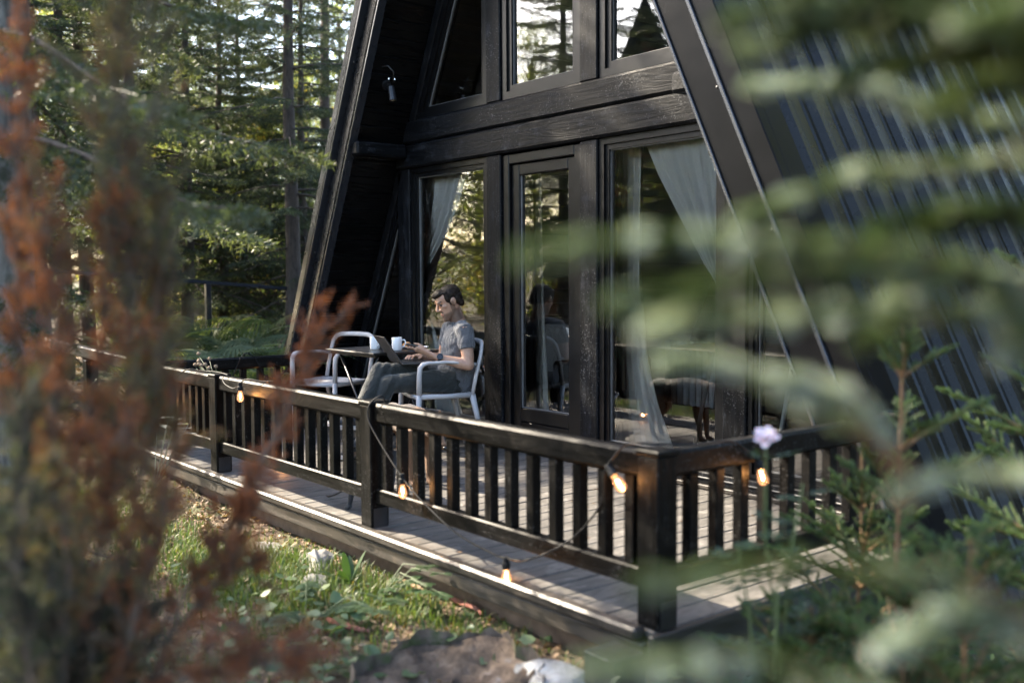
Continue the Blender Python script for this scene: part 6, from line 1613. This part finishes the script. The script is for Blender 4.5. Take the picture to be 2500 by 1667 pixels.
for i in range(rings + 1):
    f_ = i / rings * .985
    for k in range(n): a = k / n * 6.283; vs.append((math.cos(a) * angr[k] * f_, math.sin(a) * angr[k] * f_, 0.20 - 0.06 * math.exp(-((f_ - .3) * 3) ** 2) + 0.018 * math.sin(a * 5 + f_ * 4) * f_ + 0.010 * math.sin(f_ * 42 + math.sin(a * 3)) - 0.03 * (math.sin(a * 2 + .6) > .93) * f_ + rng.uniform(-.003, .003)))
for i in range(rings):
    for k in range(n): fs.append((i * n + k, i * n + (k + 1) % n, (i + 1) * n + (k + 1) % n, (i + 1) * n + k))
mb = MB(); mb.add(vs, fs)
mt, nt, out = newmat('stump_top'); v = mapping(nt, (1, 1, 1), rand=False); n1 = noise(nt, v, 9, 6, 0.7); n2 = noise(nt, v, 40, 5, 0.7)
c = ramp(nt, n1, [(0.34, (0.030, 0.021, 0.014)), (0.50, (0.095, 0.064, 0.040)), (0.60, (0.16, 0.115, 0.078)), (0.68, (0.24, 0.21, 0.18)), (0.76, (0.07, 0.06, 0.022))]); principled(nt, out, c, 0.9, bump(nt, math_(nt, 'ADD', n1, math_(nt, 'MULTIPLY', n2, .6)), 1.0, 0.02)); obj('cut_top', mb, mt, st_t, local=True, smooth=True)
M['stick'] = barkmat('dry_stick', (0.16, 0.09, 0.05), (0.34, 0.22, 0.14)); M['redstick'] = barkmat('reddish_wood_scrap', (0.20, 0.065, 0.045), (0.36, 0.15, 0.11))
for lab, a, b_, r_, mt_ in (('thin brown stick lying among the ground leaves at the left', (525, 1520), (625, 1580), .006, 'stick'), ('reddish bark strip lying in front of the stump', (795, 1520), (900, 1545), .013, 'redstick'), ('pale split stick beside the reddish bark strip', (765, 1555), (790, 1525), .010, 'stick'),
                           ('long peeled stick along the foot of the deck wall', (985, 1420), (1045, 1455), .012, 'stick'), ('reddish brown stick by the deck wall above the stump', (1090, 1460), (1180, 1505), .011, 'redstick')):
    def grd(px, py):
        for d in np.linspace(2.0, 8, 1200):
            p = at(px, py, d)
            if p[2] < float(gh(p[0], p[1])) + 0.012: return p
        return p
    A, B_ = grd(*a), grd(*b_); mb = MB(); rr = np.random.RandomState(len(lab)); mb.tube([A + (B_ - A) * u + rr.normal(0, .006, 3) + (0, 0, .012) for u in np.linspace(0, 1, 6)], [r_ * .7, r_, r_ * 1.05, r_, r_ * .8, r_ * .5], 7); o = obj('stick', mb, M[mt_]); tag(o, lab, 'stick')

# ---------------------------------------------------------------- grass, litter, ground leaves (uncountable)
def fbm2(x, y, seed):
    r_ = np.random.RandomState(seed); s = 0
    for k in range(7):
        f_ = 0.7 * 1.6 ** k; a = r_.uniform(0, 6.28); s = s + np.sin((x * np.cos(a) + y * np.sin(a)) * f_ * 2 + r_.uniform(0, 6.28)) / (1 + 0.5 * k)
    return s / 2.5
def scatter(n, seed, dens, x0=-9.5, x1=0.2, y0=-0.6, y1=2.62):
    rng = np.random.RandomState(seed); x = rng.uniform(x0, x1, n * 4); y = rng.uniform(y0, y1, n * 4); k = rng.uniform(size=n * 4) < dens(x, y); return x[k][:n], y[k][:n], rng
def gauss(x, y, cx, cy, sx, sy): return np.exp(-((x - cx) / sx) ** 2 - ((y - cy) / sy) ** 2)
def gdens(x, y):
    d = 0.10 * (fbm2(x, y, 3) > -0.1) + 1.6 * gauss(x, y, -4.6, 2.12, .8, .32) + 0.9 * gauss(x, y, -4.0, 2.4, .5, .15) + 0.6 * gauss(x, y, -6.2, 1.9, 1.2, .3) + 0.35 * gauss(x, y, -3.4, 2.45, .6, .14) + 0.5 * gauss(x, y, -8, 1.5, 1.5, .6); return np.clip(d, 0, 1)
x, y, rng = scatter(40000, 51, gdens); n = len(x); z = gh(x, y)
hgt = rng.uniform(.03, .10, n) * (0.6 + 0.7 * gdens(x, y)); az = rng.uniform(0, 6.28, n); ln = rng.uniform(.2, .9, n); wv = rng.uniform(.0018, .0036, n)
S = np.stack([x, y, z - .01], 1); o = np.stack([np.cos(az), np.sin(az), 0 * az], 1); s_ = np.stack([-np.sin(az), np.cos(az), 0 * az], 1) * wv[:, None]; up_ = np.array([0, 0, 1.0])
m1 = S + up_ * (hgt * .6)[:, None] + o * (hgt * ln * .25)[:, None]; m2 = S + up_ * (hgt * (1 - .25 * ln))[:, None] + o * (hgt * ln * .8)[:, None]
V = np.stack([S - s_, S + s_, m1 - s_ * .8, m1 + s_ * .8, m2], 1); q = np.arange(n)[:, None] * 5; T = np.concatenate([q + [0, 1, 3], q + [0, 3, 2], q + [2, 3, 4]])
M['grass'] = leafmat('grass_blades', [(0, (0.032, 0.062, 0.016)), (0.6, (0.085, 0.135, 0.038)), (0.85, (0.14, 0.15, 0.05)), (1, (0.2, 0.16, 0.075))], 0.3, 0.5, 1.2)
npmesh('grass', V, T, M['grass'], tint=np.repeat(np.clip(rng.beta(2, 2, n), 0, 1), 5), kind='stuff', label='green grass growing along the deck edge')
def leaf_scatter(name, x, y, rng, size, mat, tint, lift=.012, tilt=.45, label=None, asp=.36):
    n = len(x); P_ = np.stack([x, y, gh(x, y) + rng.uniform(0.002, lift, n)], 1); nv = nrm(np.stack([rng.normal(0, tilt, n), rng.normal(0, tilt, n), np.ones(n)], 1)); a, b_ = perp_basis(nv); th = rng.uniform(0, 6.28, n)[:, None]; d = a * np.cos(th) + b_ * np.sin(th); e_ = np.cross(nv, d); s_ = (size * rng.uniform(.55, 1.25, n))[:, None]
    cv = rng.uniform(-.1, .2, n)[:, None]
    V = np.stack([P_, P_ + d * s_ * .35 + e_ * s_ * asp + nv * s_ * cv, P_ + d * s_ * .75 + e_ * s_ * asp * .7 + nv * s_ * cv, P_ + d * s_, P_ + d * s_ * .75 - e_ * s_ * asp * .7 + nv * s_ * cv, P_ + d * s_ * .35 - e_ * s_ * asp + nv * s_ * cv], 1)
    q = np.arange(n)[:, None] * 6; T = np.concatenate([q + [0, 1, 2], q + [0, 2, 3], q + [0, 3, 4], q + [0, 4, 5]]); npmesh(name, V, T, mat, tint=np.repeat(tint, 6), kind='stuff', label=label)
M['litter'] = leafmat('leaf_litter', [(0, (0.05, 0.028, 0.016)), (0.5, (0.16, 0.095, 0.05)), (0.8, (0.30, 0.20, 0.12)), (1, (0.40, 0.30, 0.20))], 0.2, 0.7, 1.0)
x, y, rng = scatter(26000, 52, lambda x, y: np.clip(0.55 + 0.4 * fbm2(x, y, 9), 0.1, 1)); leaf_scatter('leaf_litter', x, y, rng, .030, M['litter'], rng.beta(2, 2, len(x)), .02, .5, 'brown leaf litter and wood chips on the soil')
x, y, rng = scatter(9000, 53, lambda x, y: np.ones_like(x), -16, -9.5, -8, 9); leaf_scatter('far_leaf_litter', x, y, rng, .07, M['litter'], rng.beta(2, 2, len(x)), .03, .5, 'brown leaf litter on the forest floor')
def cdens(x, y): return np.clip(1.3 * gauss(x, y, -3.75, 1.85, .42, .30) + 1.0 * gauss(x, y, -3.3, 1.55, .5, .3) + .5 * gauss(x, y, -3.0, 2.35, .5, .15) + .25 * gauss(x, y, -4.4, 1.9, .5, .4), 0, 1)
x, y, rng = scatter(1700, 54, cdens); leaf_scatter('ground_cover', x, y, rng, .062, M['weed'], np.clip(rng.beta(2, 2, len(x)) + .15, 0, 1), .10, .35, 'creeping broad green leaves covering the ground round the stump', .40)
def edens(x, y): return np.clip(gauss(x, y, -1.8, 3.2, 1.2, 1.0), 0, 1)
x, y, rng = scatter(5200, 55, edens, -2.35, 0.6, 1.8, 6); leaf_scatter('undergrowth', x, y, rng, .05, M['rose_leaf'], rng.beta(2, 2, len(x)), .22, .5, 'dark leafy undergrowth beside the near end of the deck', .4)
def tdens(x, y): return np.ones_like(x)
x, y, rng = scatter(26, 56, tdens, -5.2, -2.7, 2.75, 4.5); V = None
mb = MB()
for i in range(len(x)):
    az = rng.uniform(0, 6.28); c = np.array([x[i], y[i], .004]); d = np.array([math.cos(az), math.sin(az), 0.1]); blade_leaf(mb, c, d, rng.uniform(.012, .03), .006, .1)
o = obj('deck_litter', mb, plain('dry_leaf_bits', (0.09, 0.05, 0.025), 0.8), kind='stuff')
